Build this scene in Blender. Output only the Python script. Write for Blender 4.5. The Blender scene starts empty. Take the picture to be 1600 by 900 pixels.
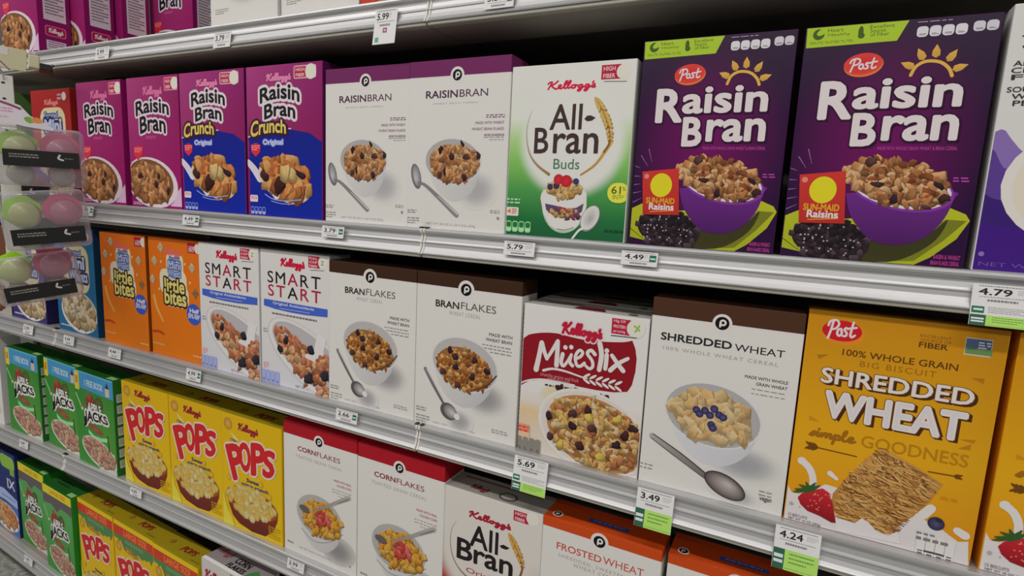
import bpy, bmesh, math, random
from mathutils import Matrix, Vector
S = bpy.context.scene
COL = S.collection
# ---------------------------------------------------------------- camera, world, lamps, exposure
CAM_Z = 1.32
cam_d = bpy.data.cameras.new('camera'); cam = bpy.data.objects.new('camera', cam_d); COL.objects.link(cam)
cam_d.sensor_width = 36.0; cam_d.lens = 19.96; cam_d.clip_start = 0.02
rt, up, fw = Vector((.88976, .45391, .04795)), Vector((-.10936, .11000, .98790)), Vector((-.44314, .88423, -.14751))
cam.matrix_world = Matrix(((rt.x, up.x, -fw.x, 0.0), (rt.y, up.y, -fw.y, -0.81), (rt.z, up.z, -fw.z, CAM_Z), (0, 0, 0, 1)))
S.camera = cam
wd = bpy.data.worlds.new('store_air'); S.world = wd; wd.use_nodes = True
wd.node_tree.nodes['Background'].inputs[0].default_value = (1.0, .97, .93, 1)
wd.node_tree.nodes['Background'].inputs[1].default_value = 0.095
def lamp(x, y, z, sx, sy, w):
    d = bpy.data.lights.new('ceiling_strip', 'AREA'); d.shape = 'RECTANGLE'; d.size = sx; d.size_y = sy; d.energy = w
    d.color = (1.0, .975, .945)
    o = bpy.data.objects.new('ceiling_strip', d); COL.objects.link(o); o.location = (x, y, z)
for lx in (-4.2, -2.55, -0.9, 0.75, 2.4):
    lamp(lx, -1.55, 3.3, 1.2, 0.16, 20.3)
    lamp(lx, -4.2, 3.3, 1.2, 0.16, 20.3)
vs = S.view_settings
vs.view_transform = 'Standard'; vs.look = 'None'; vs.gamma = 1.0; vs.exposure = 0.0; vs.use_curve_mapping = False

# ---------------------------------------------------------------- helpers
def lin(c): return tuple((v / 255 / 12.92 if v <= 10.3 else ((v / 255 + .055) / 1.055) ** 2.4) for v in c)
def P(r, g, b):                      # ink colour from a tone as it looks under the shop light
    c = lin((r, g, b)); k = min(1.62, .86 / max(max(c), 1e-4))
    return tuple(v * k for v in c)
def mix(a, b, t): return tuple(x + (y - x) * t for x, y in zip(a, b))
def mul(a, t):
    m = max(a) * t; k = t if m <= .86 else .86 / max(a)
    return tuple(x * k for x in a)
def new_mat(name):
    m = bpy.data.materials.new(name); m.use_nodes = True
    return m, m.node_tree.nodes, m.node_tree.links, m.node_tree.nodes['Principled BSDF']
def flat_mat(name, col, rough=.5, metal=0.0, bump=0.0, scale=400, stretch=None, var=0.0):
    m, n, l, b = new_mat(name)
    b.inputs['Base Color'].default_value = (*col, 1); b.inputs['Roughness'].default_value = rough; b.inputs['Metallic'].default_value = metal
    if bump or var:
        tc = n.new('ShaderNodeTexCoord'); mp = n.new('ShaderNodeMapping'); nz = n.new('ShaderNodeTexNoise')
        if stretch: mp.inputs['Scale'].default_value = stretch
        nz.inputs['Scale'].default_value = scale; nz.inputs['Detail'].default_value = 4
        l.new(tc.outputs['Object'], mp.inputs['Vector']); l.new(mp.outputs['Vector'], nz.inputs['Vector'])
        if bump:
            bp = n.new('ShaderNodeBump'); bp.inputs['Strength'].default_value = bump; bp.inputs['Distance'].default_value = .001
            l.new(nz.outputs['Fac'], bp.inputs['Height']); l.new(bp.outputs['Normal'], b.inputs['Normal'])
        if var:
            cr = n.new('ShaderNodeValToRGB')
            cr.color_ramp.elements[0].color = (*mul(col, 1 - var), 1); cr.color_ramp.elements[1].color = (*mul(col, 1 + var), 1)
            cr.color_ramp.elements[0].position = .35; cr.color_ramp.elements[1].position = .65
            l.new(nz.outputs['Fac'], cr.inputs['Fac']); l.new(cr.outputs['Color'], b.inputs['Base Color'])
    return m
def ink_mat(name, rough, spec):
    m, n, l, b = new_mat(name)
    a = n.new('ShaderNodeAttribute'); a.attribute_name = 'ink'
    nz = n.new('ShaderNodeTexNoise'); nz.inputs['Scale'].default_value = 900; nz.inputs['Detail'].default_value = 2
    tc = n.new('ShaderNodeTexCoord'); l.new(tc.outputs['Object'], nz.inputs['Vector'])
    mr = n.new('ShaderNodeMapRange'); mr.inputs['To Min'].default_value = .97; mr.inputs['To Max'].default_value = 1.03
    l.new(nz.outputs['Fac'], mr.inputs['Value'])
    mx = n.new('ShaderNodeMix'); mx.data_type = 'RGBA'; mx.blend_type = 'MULTIPLY'; mx.inputs['Factor'].default_value = 1
    l.new(a.outputs['Color'], mx.inputs['A']); l.new(mr.outputs['Result'], mx.inputs['B'])
    l.new(mx.outputs['Result'], b.inputs['Base Color'])
    b.inputs['Roughness'].default_value = rough; b.inputs['Specular IOR Level'].default_value = spec
    return m
M = {
 'card': ink_mat('printed_cardboard', .5, .2), 'paper': ink_mat('printed_paper', .6, .3),
 'steel': flat_mat('brushed_aluminium', (.60, .595, .60), .42, .55, .05, 40, (1.5, 40, 40)),
 'shelf': flat_mat('shelf_enamel', (.27, .245, .21), .55, 0, .05, 300),
 'hem': flat_mat('shelf_hem_enamel', (.44, .42, .36), .45, .1, .03, 300),
 'back': flat_mat('back_panel_enamel', (.045, .043, .042), .6, 0, .05, 200),
 'post': flat_mat('upright_enamel', (.10, .10, .10), .5, .3),
 'floor': flat_mat('terrazzo_floor', (.36, .36, .32), .35, 0, .02, 60, None, .35),
 'kick': flat_mat('kick_plate_enamel', (.06, .055, .05), .5, 0, .05, 100),
 'joint': flat_mat('floor_joint', (.09, .09, .08), .7),
 'beige': flat_mat('beige_plastic', P(176, 172, 140), .45), 'white_plastic': flat_mat('white_plastic', P(186, 184, 178), .4),
 'header': flat_mat('glossy_header_card', P(192, 186, 194), .3), 'black_plastic': flat_mat('black_plastic', (.012, .012, .012), .4), 'chrome': flat_mat('chrome_wire', (.8, .8, .8), .12, 1.0),
}
def glassy(name, col, alpha, rough=.12):
    m, n, l, b = new_mat(name)
    b.inputs['Base Color'].default_value = (*col, 1); b.inputs['Roughness'].default_value = rough; b.inputs['Specular IOR Level'].default_value = .8
    t = n.new('ShaderNodeBsdfTransparent'); mx = n.new('ShaderNodeMixShader'); fr = n.new('ShaderNodeLayerWeight')
    t.inputs['Color'].default_value = (*mix((1, 1, 1), col, .25), 1)
    fr.inputs['Blend'].default_value = .35
    mr = n.new('ShaderNodeMapRange'); mr.inputs['To Min'].default_value = alpha; mr.inputs['To Max'].default_value = min(1, alpha + .55)
    l.new(fr.outputs['Facing'], mr.inputs['Value']); l.new(mr.outputs['Result'], mx.inputs['Fac'])
    l.new(t.outputs['BSDF'], mx.inputs[1]); l.new(b.outputs['BSDF'], mx.inputs[2])
    l.new(mx.outputs['Shader'], n['Material Output'].inputs['Surface'])
    return m
M['clear'] = glassy('clear_blister_plastic', (.74, .72, .78), .17, .06)
M['green_tint'] = glassy('green_translucent_plastic', P(150, 195, 36), .86, .25)
M['green_frost'] = glassy('green_frosted_plastic', P(176, 180, 120), .62, .3)
M['pink_frost'] = glassy('pink_frosted_plastic', P(178, 112, 132), .62, .3)
M['pink_tint'] = glassy('pink_translucent_plastic', P(205, 84, 122), .86, .25)
M['smoke'] = glassy('frosted_cup_plastic', (.62, .60, .52), .42, .3)
M['violet_tint'] = glassy('violet_translucent_plastic', P(110, 90, 170), .6, .25)

def link(name, me, mat, parent=None):
    o = bpy.data.objects.new(name, me); COL.objects.link(o)
    if mat is not None: me.materials.append(M[mat])
    if parent is not None: o.parent = parent
    return o
def from_bm(name, bm, mat, parent=None, smooth=False):
    me = bpy.data.meshes.new(name); bm.to_mesh(me); bm.free()
    if smooth:
        for p_ in me.polygons: p_.use_smooth = True
    return link(name, me, mat, parent)
def empty(name, loc, rz=0.0):
    o = bpy.data.objects.new(name, None); COL.objects.link(o); o.location = loc; o.rotation_euler = (0, 0, rz); o.empty_display_size = .02
    return o
def tag(o, label=None, cat=None, group=None, kind=None):
    for k, v in (('label', label), ('category', cat), ('group', group), ('kind', kind)):
        if v: o[k] = v
    return o
def copy_tree(o, parent=None):
    c = o.copy(); COL.objects.link(c)
    for k in list(c.keys()):
        if k in ('label', 'category', 'group', 'kind') and parent is None: del c[k]
    if parent is not None: c.parent = parent
    for ch in o.children: copy_tree(ch, c)
    return c
def bm_box(bm, x0, y0, z0, x1, y1, z1, bev=0.0, seg=1):
    g = bmesh.ops.create_cube(bm, size=1.0)
    bmesh.ops.scale(bm, vec=(x1 - x0, y1 - y0, z1 - z0), verts=g['verts'])
    bmesh.ops.translate(bm, vec=((x0 + x1) / 2, (y0 + y1) / 2, (z0 + z1) / 2), verts=g['verts'])
    if bev:
        ed = list({e for v in g['verts'] for e in v.link_edges})
        bmesh.ops.bevel(bm, geom=ed, offset=bev, segments=seg, affect='EDGES', profile=.5)
def box(name, mat, parent, *a, bev=0.0):
    bm = bmesh.new(); bm_box(bm, *a, bev=bev); return from_bm(name, bm, mat, parent)
def extrude_profile(name, mat, parent, prof, x0, x1, closed=True):      # prof: (y,z) points swept along x
    bm = bmesh.new()
    a = [bm.verts.new((x0, y, z)) for y, z in prof]; b = [bm.verts.new((x1, y, z)) for y, z in prof]
    n = len(prof)
    for i in range(n if closed else n - 1): bm.faces.new((a[i], a[(i + 1) % n], b[(i + 1) % n], b[i]))
    if closed: bm.faces.new(a[::-1]); bm.faces.new(b)
    bmesh.ops.recalc_face_normals(bm, faces=bm.faces)
    return from_bm(name, bm, mat, parent)
def tube(bm, pts, r, n=8):
    rings = []
    for i, p in enumerate(pts):
        p = Vector(p); d = (Vector(pts[min(i + 1, len(pts) - 1)]) - Vector(pts[max(i - 1, 0)])).normalized()
        a = d.orthogonal().normalized(); b = d.cross(a)
        rings.append([bm.verts.new(p + (a * math.cos(2 * math.pi * k / n) + b * math.sin(2 * math.pi * k / n)) * r) for k in range(n)])
    for q, w in zip(rings, rings[1:]):
        off = min(range(n), key=lambda o: (q[0].co - w[o].co).length)
        for k in range(n): bm.faces.new((q[k], q[(k + 1) % n], w[(k + 1 + off) % n], w[(k + off) % n]))
    bm.faces.new(rings[0][::-1]); bm.faces.new(rings[-1])

# ---------------------------------------------------------------- lettering
_gl = {}
def glyphs(s, bold=0.0, sp=1.0):
    k = (s, bold, sp)
    if k not in _gl:
        cu = bpy.data.curves.new('lettering', 'FONT'); cu.body = s; cu.size = 1; cu.resolution_u = 3; cu.offset = bold; cu.space_character = sp
        o = bpy.data.objects.new('lettering', cu); COL.objects.link(o)
        dg = bpy.context.evaluated_depsgraph_get(); dg.update()
        me = bpy.data.meshes.new_from_object(o.evaluated_get(dg))
        vs_ = [(v.co.x, v.co.y) for v in me.vertices]; fs = [tuple(p.vertices) for p in me.polygons]
        bpy.data.objects.remove(o); bpy.data.curves.remove(cu); bpy.data.meshes.remove(me)
        _gl[k] = (vs_, fs)
    return _gl[k]
def smooth_path(pts, k=5):
    if len(pts) < 3: return list(pts)
    out = []
    for i in range(len(pts) - 1):
        p0, p1, p2, p3 = pts[max(i - 1, 0)], pts[i], pts[i + 1], pts[min(i + 2, len(pts) - 1)]
        for j in range(k):
            t = j / k
            out.append(tuple(.5 * (2 * b + (c - a) * t + (2 * a - 5 * b + 4 * c - d) * t * t + (3 * b - a - 3 * c + d) * t ** 3) for a, b, c, d in zip(p0, p1, p2, p3)))
    out.append(tuple(pts[-1]))
    return out
SCRIPT = {   # hand lettering drawn as pen strokes: (strokes, pen width)
 'K': [[(.05, 2.55), (.3, 2.95), (.75, 3.1), (.45, 2.1), (.1, .95)], [(1.75, 3.35), (1.15, 2.5), (.5, 2.05)], [(.6, 2.1), (1.0, 1.4), (1.4, 1.0), (1.8, 1.2), (2.3, 1.75), (2.28, 2.1), (2.0, 2.0), (1.9, 1.5), (2.15, 1.05), (2.6, 1.25), (3.2, 2.4), (3.35, 3.2), (3.1, 3.1), (2.85, 2), (2.95, 1.1), (3.3, 1.25), (3.8, 2.4), (3.95, 3.2), (3.7, 3.1), (3.45, 2), (3.55, 1.1), (3.85, 1.2), (4.1, 1.55)],
       [(4.65, 1.95), (4.2, 1.8), (4.1, 1.25), (4.45, 1.02), (4.8, 1.4), (4.65, 1.92), (5.1, 1.8)], [(5.85, 1.9), (5.45, 1.85), (5.25, 1.35), (5.5, 1.08), (5.85, 1.5), (5.95, 1.95), (5.85, .9), (5.5, .12), (5.15, .25), (5.6, .85), (6.3, 1.35)],
       [(6.95, 1.9), (6.55, 1.85), (6.35, 1.35), (6.6, 1.08), (6.95, 1.5), (7.05, 1.95), (6.95, .9), (6.6, .12), (6.25, .25), (6.7, .85), (7.4, 1.35), (7.95, 2.0), (7.9, 1.5), (8.05, 1.15), (7.75, 1.0), (7.5, 1.2)], [(7.75, 2.75), (7.6, 2.3)]],
 'P': [[(.1, 2.2), (.3, 2.7), (.75, 2.95), (1.35, 2.95), (1.65, 2.5), (1.3, 1.95), (.7, 1.75)], [(.8, 2.9), (.6, 1.8), (.25, .55)], [(2.05, 1.95), (1.65, 1.8), (1.55, 1.3), (1.85, 1.0), (2.2, 1.35), (2.05, 1.9)], [(3.05, 2.0), (2.75, 2.12), (2.55, 1.85), (2.9, 1.5), (2.85, 1.1), (2.4, 1.05)], [(3.75, 2.95), (3.55, 1.9), (3.5, 1.2), (3.75, 1.02), (4.15, 1.3)], [(3.2, 2.1), (4.25, 2.3)]],
 's': [[(0, 1.1), (.5, 1.9), (.45, 1.35), (.3, 1.0), (.05, 1.1)], [(.45, 1.2), (.9, 1.9), (.8, 1.2), (1.0, 1.05), (1.25, 1.5), (1.35, 1.9), (1.3, 1.05), (1.6, 1.8), (1.85, 1.8), (1.8, 1.05), (2.1, 1.8), (2.35, 1.8), (2.3, 1.05), (2.6, 1.3), (2.9, 2.0), (2.6, .1)], [(2.85, 1.7), (3.2, 1.9), (3.35, 1.4), (3.0, 1.05), (2.8, 1.3)], [(3.3, 1.1), (3.9, 2.3), (4.0, 3.0), (3.75, 2.6), (3.65, 1.3), (3.9, 1.05), (4.3, 1.4), (4.75, 1.8), (4.6, 2.0), (4.3, 1.6), (4.45, 1.05), (5.0, 1.3)], [(.95, 2.4), (1.0, 2.5)]],
}
# ---------------------------------------------------------------- flat print on a carton face
class Art:
    STEP = 1.5e-6
    def __init__(self, W, H, D):
        self.W, self.H, self.D, self.h, self.parts, self.cur, self.plane = W, H, D, 1.0e-4, {}, None, 'front'
    def part(self, name, plane='front', k=0):
        self.plane = plane; n = (name, plane, k)
        self.cur = self.parts.setdefault(n, ([], [], [])); return self
    def dims(self): return {'front': (self.W, self.H), 'top': (self.W, self.D), 'right': (self.D, self.H), 'left': (self.D, self.H)}[self.plane]
    def xyz(self, u, v):
        u = min(max(u, .006), .994); v = min(max(v, .003), .997)
        W, H, D, h = self.W, self.H, self.D, self.h
        if self.plane == 'front': return (u * W - W / 2, -D / 2 - h, v * H)
        if self.plane == 'top': return (u * W - W / 2, v * D - D / 2, H + .0006 + h)
        if self.plane == 'right': return (W / 2 + h, u * D - D / 2, v * H)
        return (-W / 2 - h, D / 2 - u * D, v * H)
    def up(self): self.h += self.STEP
    def add(self, pts, faces, cols):
        V, F, Cc = self.cur; b = len(V)
        V.extend(self.xyz(*p) for p in pts); Cc.extend(cols); F.extend(tuple(i + b for i in f) for f in faces); self.up()
    def poly(self, pts, col, col2=None):         # col2: colour at the last half (vertical blend by v)
        if col2 is None: cols = [col] * len(pts)
        else:
            lo, hi = min(p[1] for p in pts), max(p[1] for p in pts)
            cols = [mix(col2, col, (p[1] - lo) / max(1e-6, hi - lo)) for p in pts]
        self.add(pts, [tuple(range(len(pts)))], cols)
    def spoly(self, pts, col, col2=None): self.poly(smooth_path(list(pts) + [pts[0]], 4)[:-1], col, col2)
    def rect(self, a, b, col): self.poly([a, (b[0], a[1]), b, (a[0], b[1])], col)
    def rrect(self, a, b, r, col):               # rounded; r as a share of the face width
        W, H = self.dims(); x0, x1 = sorted((a[0], b[0])); y0, y1 = sorted((a[1], b[1])); ru, rv = r, r * W / H; pts = []
        for cx, cy, t0 in ((x1 - ru, y1 - rv, 0), (x0 + ru, y1 - rv, 90), (x0 + ru, y0 + rv, 180), (x1 - ru, y0 + rv, 270)):
            for k in range(5):
                t = math.radians(t0 + k * 22.5); pts.append((cx + ru * math.cos(t), cy + rv * math.sin(t)))
        self.poly(pts, col)
    def grid(self, a, b, nu, nv, fn):
        pts = [(a[0] + (b[0] - a[0]) * i / nu, a[1] + (b[1] - a[1]) * j / nv) for j in range(nv + 1) for i in range(nu + 1)]
        fs = [(j * (nu + 1) + i, j * (nu + 1) + i + 1, (j + 1) * (nu + 1) + i + 1, (j + 1) * (nu + 1) + i) for j in range(nv) for i in range(nu)]
        self.add(pts, fs, [fn(*p) for p in pts])
    def epts(self, c, rx, ry, rot=0, n=28, a0=0, a1=360):
        W, H = self.dims(); t = math.radians(rot); out = []
        for k in range(n + (a1 - a0 < 360)):
            q = math.radians(a0 + (a1 - a0) * k / n); x, y = rx * W * math.cos(q), ry * H * math.sin(q)
            out.append((c[0] + (x * math.cos(t) - y * math.sin(t)) / W, c[1] + (x * math.sin(t) + y * math.cos(t)) / H))
        return out
    def ell(self, c, rx, ry, col, rot=0, edge=None, n=28, hi=(0, 0)):
        pts = self.epts(c, rx, ry, rot, n)
        if edge is None: self.poly(pts, col)
        else: self.add([(c[0] + hi[0], c[1] + hi[1])] + pts, [(0, i + 1, (i + 1) % n + 1) for i in range(n)], [col] + [edge] * n)
    def disc(self, c, r, col, edge=None, n=24):
        W, H = self.dims(); self.ell(c, r, r * W / H, col, 0, edge, n)
    def soft(self, c, rx, ry, col, bg, rot=0):   # blurred printed patch
        n = 24; pts = [c]; cols = [col]; fs = []
        for k, (s, t) in enumerate(((.35, .1), (.6, .38), (.8, .75), (1, 1))):
            pts += self.epts(c, rx * s, ry * s, rot, n); cols += [mix(col, bg, t)] * n
        for i in range(n): fs.append((0, 1 + i, 1 + (i + 1) % n))
        for k in range(3):
            a = 1 + k * n; b = a + n
            for i in range(n): fs.append((a + i, b + i, b + (i + 1) % n, a + (i + 1) % n))
        self.add(pts, fs, cols)
    def stroke(self, pts, w, col, w1=None, curve=True, col1=None):      # w: share of the face width
        W, H = self.dims(); q = smooth_path(pts) if curve else list(pts); q = [(x * W, y * H) for x, y in q]; n = len(q); L, Rr, fs = [], [], []
        w1 = w if w1 is None else w1; col1 = col1 or col; cols = []
        for i, p in enumerate(q):
            a, b = q[max(i - 1, 0)], q[min(i + 1, n - 1)]; dx, dy = b[0] - a[0], b[1] - a[1]; d = math.hypot(dx, dy) or 1
            hw = (w + (w1 - w) * i / max(1, n - 1)) * W / 2; nx, ny = -dy / d * hw, dx / d * hw
            L.append(((p[0] + nx) / W, (p[1] + ny) / H)); Rr.append(((p[0] - nx) / W, (p[1] - ny) / H)); cols.append(mix(col, col1, i / max(1, n - 1)))
        V, F, Cc = self.cur; b = len(V); h0 = self.h
        for side in (L, Rr):
            for i, p in enumerate(side): self.h = h0 + i * 4e-7; V.append(self.xyz(*p))
        Cc.extend(cols + cols); F.extend((b + i, b + i + 1, b + n + i + 1, b + n + i) for i in range(n - 1)); self.h = h0 + n * 4e-7; self.up()
        for p, ww, cc in ((q[0], w, col), (q[-1], w1, col1)):
            if ww > .004: self.disc((p[0] / W, p[1] / H), ww / 2, cc, None, 8)
    def place(self, s, quad, bold=0.0, arch=0.0, sp=1.0):
        vs_, fs = glyphs(s, 0.0, sp); W, H = self.dims()
        x0, x1 = min(v[0] for v in vs_) - bold, max(v[0] for v in vs_) + bold; y0, y1 = min(v[1] for v in vs_) - bold, max(v[1] for v in vs_) + bold
        bl, br, tr_, tl = quad
        def f(x, y):
            s_, t = (x - x0) / (x1 - x0), (y - y0) / max(1e-6, y1 - y0)
            u = (bl[0] * (1 - s_) + br[0] * s_) * (1 - t) + (tl[0] * (1 - s_) + tr_[0] * s_) * t
            v = (bl[1] * (1 - s_) + br[1] * s_) * (1 - t) + (tl[1] * (1 - s_) + tr_[1] * s_) * t
            return (u, v + arch * (1 - (2 * s_ - 1) ** 2))
        return vs_, fs, f
    def text(self, s, bl, tr_, col, bold=0.0, out=None, shadow=None, arch=0.0, sp=1.0, quad=None):
        if quad is None:
            (x0, y0), (x1, y1) = bl, tr_; y0, y1 = min(y0, y1), max(y0, y1)
            quad = [(x0, y0), (x1, y0), (x1, y1), (x0, y1)]
        vs_, fs, f = self.place(s, quad, bold, arch, sp); W, H = self.dims()
        def lay(n, r, c, off=(0, 0)):
            for k in range(n):
                t = (k + .5) * 2 * math.pi / n; g, h = math.cos(t), math.sin(t)
                pts = [f(x + bold * g, y + bold * h) for x, y in vs_]
                self.add([(u + r * g + off[0], v + (r * h + off[1]) * W / H) for u, v in pts], fs, [c] * len(pts))
        if shadow:
            cs, dx, dy = shadow
            for k in range(3, 0, -1): lay(4, out[1] if out else 0, cs, (dx * k / 3, dy * k / 3))
        if out: lay(12, out[1], out[0])
        if bold > 0: lay(6 if bold < .03 else 8, 0, col)
        self.add([f(x, y) for x, y in vs_], fs, [col] * len(vs_))
    def multi(self, s, bl, tr_, cols, bold=0.0):
        ws = [(min(v[0] for v in glyphs(ch)[0]) - bold, max(v[0] for v in glyphs(ch)[0]) + bold) for ch in s]
        gap = .16; tot = sum(b - a for a, b in ws) + gap * (len(s) - 1); x = 0
        y0, y1 = min(bl[1], tr_[1]), max(bl[1], tr_[1])
        for ch, (a, b), c in zip(s, ws, cols):
            u0 = bl[0] + (tr_[0] - bl[0]) * x / tot; u1 = bl[0] + (tr_[0] - bl[0]) * (x + b - a) / tot
            self.text(ch, (u0, y0), (u1, y1), c, bold); x += b - a + gap
    def script(self, key, bl, tr_, col, w, out=None):
        ss = SCRIPT[key]; xs = [p[0] for s in ss for p in s]; ys = [p[1] for s in ss for p in s]
        x0, x1, y0, y1 = min(xs), max(xs), min(ys), max(ys); v0, v1 = min(bl[1], tr_[1]), max(bl[1], tr_[1])
        f = lambda p: (bl[0] + (tr_[0] - bl[0]) * (p[0] - x0) / (x1 - x0), v0 + (v1 - v0) * (p[1] - y0) / (y1 - y0))
        for c, ww in ([(out[0], w + out[1])] if out else []) + [(col, w)]:
            for s in ss: self.stroke([f(p) for p in s], ww, c)
    def line(self, s, p, w, h, col, bold=0.0): self.text(s, p, (p[0] + w, p[1] + h), col, bold)
    def fine(self, bl, tr_, n, col, seed=1, align='l', fill=.5):         # print too small to read
        r = random.Random(seed); v0, v1 = min(bl[1], tr_[1]), max(bl[1], tr_[1]); u0, u1 = bl[0], tr_[0]; pts, fs = [], []
        for k in range(n):
            vt = v1 - (v1 - v0) * k / n; vb = vt - min((v1 - v0) / n * fill, .0135 * self.W / .19 * .28 / max(.01, self.dims()[1]) if self.plane == 'front' and self.H > .1 else 9); L = (u1 - u0) * (1 if k % 3 != 2 else .72); a = u0 if align == 'l' else u1 - L; x = a
            while x < a + L - .004:
                w = min(r.uniform(.018, .05), a + L - x); b = len(pts); pts += [(x, vb), (x + w, vb), (x + w, vt), (x, vt)]; fs.append((b, b + 1, b + 2, b + 3)); x += w + .01
        self.add(pts, fs, [col] * len(pts))
    def flake(self, c, s, base, r, asp=None, k=9, dark=.38):
        W, H = self.dims(); a = r.uniform(0, 6.28); q = asp if asp else r.uniform(.34, .85); ring, cols, big, lo = [], [], [], []
        la = r.uniform(.6, 2.6); lx, ly = math.cos(la), math.sin(la); bend = r.uniform(-.25, .25)
        for i in range(k):
            t = 2 * math.pi * (i + r.uniform(-.3, .3)) / k; rr = s * r.uniform(.62, 1.12); x = rr * math.cos(t); y = rr * q * math.sin(t) + bend * x * x / s
            X, Y = x * math.cos(a) - y * math.sin(a), x * math.sin(a) + y * math.cos(a)
            ring.append((c[0] + X, c[1] + Y * W / H)); big.append((c[0] + X * 1.14 + s * .08, c[1] + (Y * 1.14 - s * .16) * W / H))
            lo.append((c[0] + X * .62 - s * .06 * lx, c[1] + (Y * .62 - s * .12 * ly) * W / H))
            cols.append(mul(base, .82 + .5 * ((X * lx + Y * ly) / s)))
        self.poly(big, mul(base, dark))
        self.add([(c[0], c[1])] + ring, [(0, i + 1, (i + 1) % k + 1) for i in range(k)], [mul(base, r.uniform(.85, 1.0))] + cols)
        self.add([(c[0], c[1])] + lo, [(0, i + 1, (i + 1) % k + 1) for i in range(k)], [mul(base, r.uniform(.62, 1.12))] + [mix(x, mul(base, .7), .45) for x in cols])
    def flakes(self, c, rx, ry, rot, n, size, pal, seed, asp=None, k=9, dark=.38, more=1.9, shrink=.74, base=.5):
        r = random.Random(seed); W, H = self.dims(); t = math.radians(rot); pts = []; n = int(n * more); size *= shrink
        if base: m = mix(pal[0], pal[-1], .5); self.ell(c, rx * .97, ry * .95, mul(m, base), rot, None, 26)
        for i in range(n):
            q = i * 2.399963 + r.uniform(-.3, .3); d = math.sqrt((i + .5) / n) * r.uniform(.9, 1.03)
            x, y = rx * W * d * math.cos(q), ry * H * d * math.sin(q)
            pts.append((c[0] + (x * math.cos(t) - y * math.sin(t)) / W, c[1] + (x * math.sin(t) + y * math.cos(t)) / H))
        pts.sort(key=lambda p: -p[1] + r.uniform(-.02, .02))
        h0 = self.h; lev = []; top = 0                  # flakes that do not touch share a print level
        for i, p in enumerate(pts):
            L = 0
            for q, l in zip(pts, lev):
                if abs(q[0] - p[0]) < size * 3 and abs(q[1] - p[1]) < size * 3 * W / H: L = max(L, l + 1)
            lev.append(L); top = max(top, L); self.h = h0 + L * 3 * self.STEP
            self.flake(p, size * r.uniform(.65, 1.35), mul(r.choice(pal), r.uniform(.78, 1.18)), r, asp, k, dark)
        self.h = h0 + (top + 2) * 3 * self.STEP
    def build(self, root, mat='card'):
        for (name, plane, _), (V, F, Cc) in self.parts.items():
            if not F: continue
            me = bpy.data.meshes.new(name); me.from_pydata(V, [], F)
            at = me.color_attributes.new('ink', 'FLOAT_COLOR', 'POINT'); buf = []
            for c in Cc: buf += [c[0], c[1], c[2], 1.0]
            at.data.foreach_set('color', buf)
            want = {'front': (0, -1, 0), 'top': (0, 0, 1), 'right': (1, 0, 0), 'left': (-1, 0, 0)}[plane]
            fl = [p for p in me.polygons if p.normal.dot(Vector(want)) < 0]
            for p in fl: p.flip()
            o = link(name, me, mat, root)
            if name in STUFF: o['kind'] = 'stuff'
STUFF = ('small_print', 'fine_print', 'side_print', 'claim_lettering', 'subtitle_lettering', 'label_lettering', 'nutrition_tabs', 'top_print')
def ink_box(name, root, x0, y0, z0, x1, y1, z1, front, side, top, bev=.0011, mat='card', zs=None):
    bm = bmesh.new(); bm_box(bm, x0, y0, z0, x1, y1, z1, bev, 2)
    if zs: bmesh.ops.bisect_plane(bm, geom=list(bm.verts) + list(bm.edges) + list(bm.faces), plane_co=(0, 0, zs), plane_no=(0, 0, 1))
    bm.normal_update()
    me = bpy.data.meshes.new(name); bm.to_mesh(me); bm.free()
    at = me.color_attributes.new('ink', 'FLOAT_COLOR', 'CORNER')
    for p in me.polygons:
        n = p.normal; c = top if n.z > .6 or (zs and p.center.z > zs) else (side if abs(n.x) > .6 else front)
        for li in p.loop_indices: at.data[li].color = (*c, 1)
    return link(name, me, mat, root)
def carton(name, W, H, D, front, side=None, top=None, zs=None):
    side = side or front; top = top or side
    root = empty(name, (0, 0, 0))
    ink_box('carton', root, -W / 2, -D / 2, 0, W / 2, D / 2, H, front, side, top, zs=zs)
    bm = bmesh.new()                                     # tucked top flap lying over the inner flap
    bm_box(bm, -W / 2 + .002, -D / 2 + .004, H - .0002, W / 2 - .002, D / 2 - .0005, H + .0005, .0002)
    me = bpy.data.meshes.new('top_flap'); bm.to_mesh(me); bm.free()
    at = me.color_attributes.new('ink', 'FLOAT_COLOR', 'POINT')
    for d in at.data: d.color = (*mul(top, .97), 1)
    link('top_flap', me, 'card', root)
    return root, Art(W, H, D)
# ---------------------------------------------------------------- print colours
WHITE, OFF, BLACK, INK = P(190, 188, 184), P(205, 198, 196), P(22, 20, 22), P(45, 42, 44)
RED, DRED, GREYT = P(165, 25, 45), P(120, 18, 35), P(125, 120, 118)
BRAN = [P(158, 106, 66), P(136, 88, 54), P(182, 136, 92), P(166, 112, 68), P(196, 158, 116)]
RAIS = [P(62, 36, 38), P(48, 30, 40), P(80, 50, 50)]
def badge(A, a, b, c, r, txt=('HIGH', 'FIBER'), ring=None, col=None):     # claim flag with a round notch
    A.part('claim_badge')
    if ring: A.rrect((a[0] - .012, a[1] - .008), (c[0] + r, b[1] + .008), .02, ring)
    A.rect(a, b, col or P(160, 25, 55)); A.disc(c, r, P(205, 202, 190), None, 20)
    v0, v1 = min(a[1], b[1]), max(a[1], b[1]); h = v1 - v0; x1 = min(b[0], c[0] - r) - .01
    n = len(txt)
    for k, t in enumerate(txt): A.text(t, (a[0] + .015, v1 - h * (k + .82) / n), (x1, v1 - h * (k + .22) / n), OFF, .01)
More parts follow.
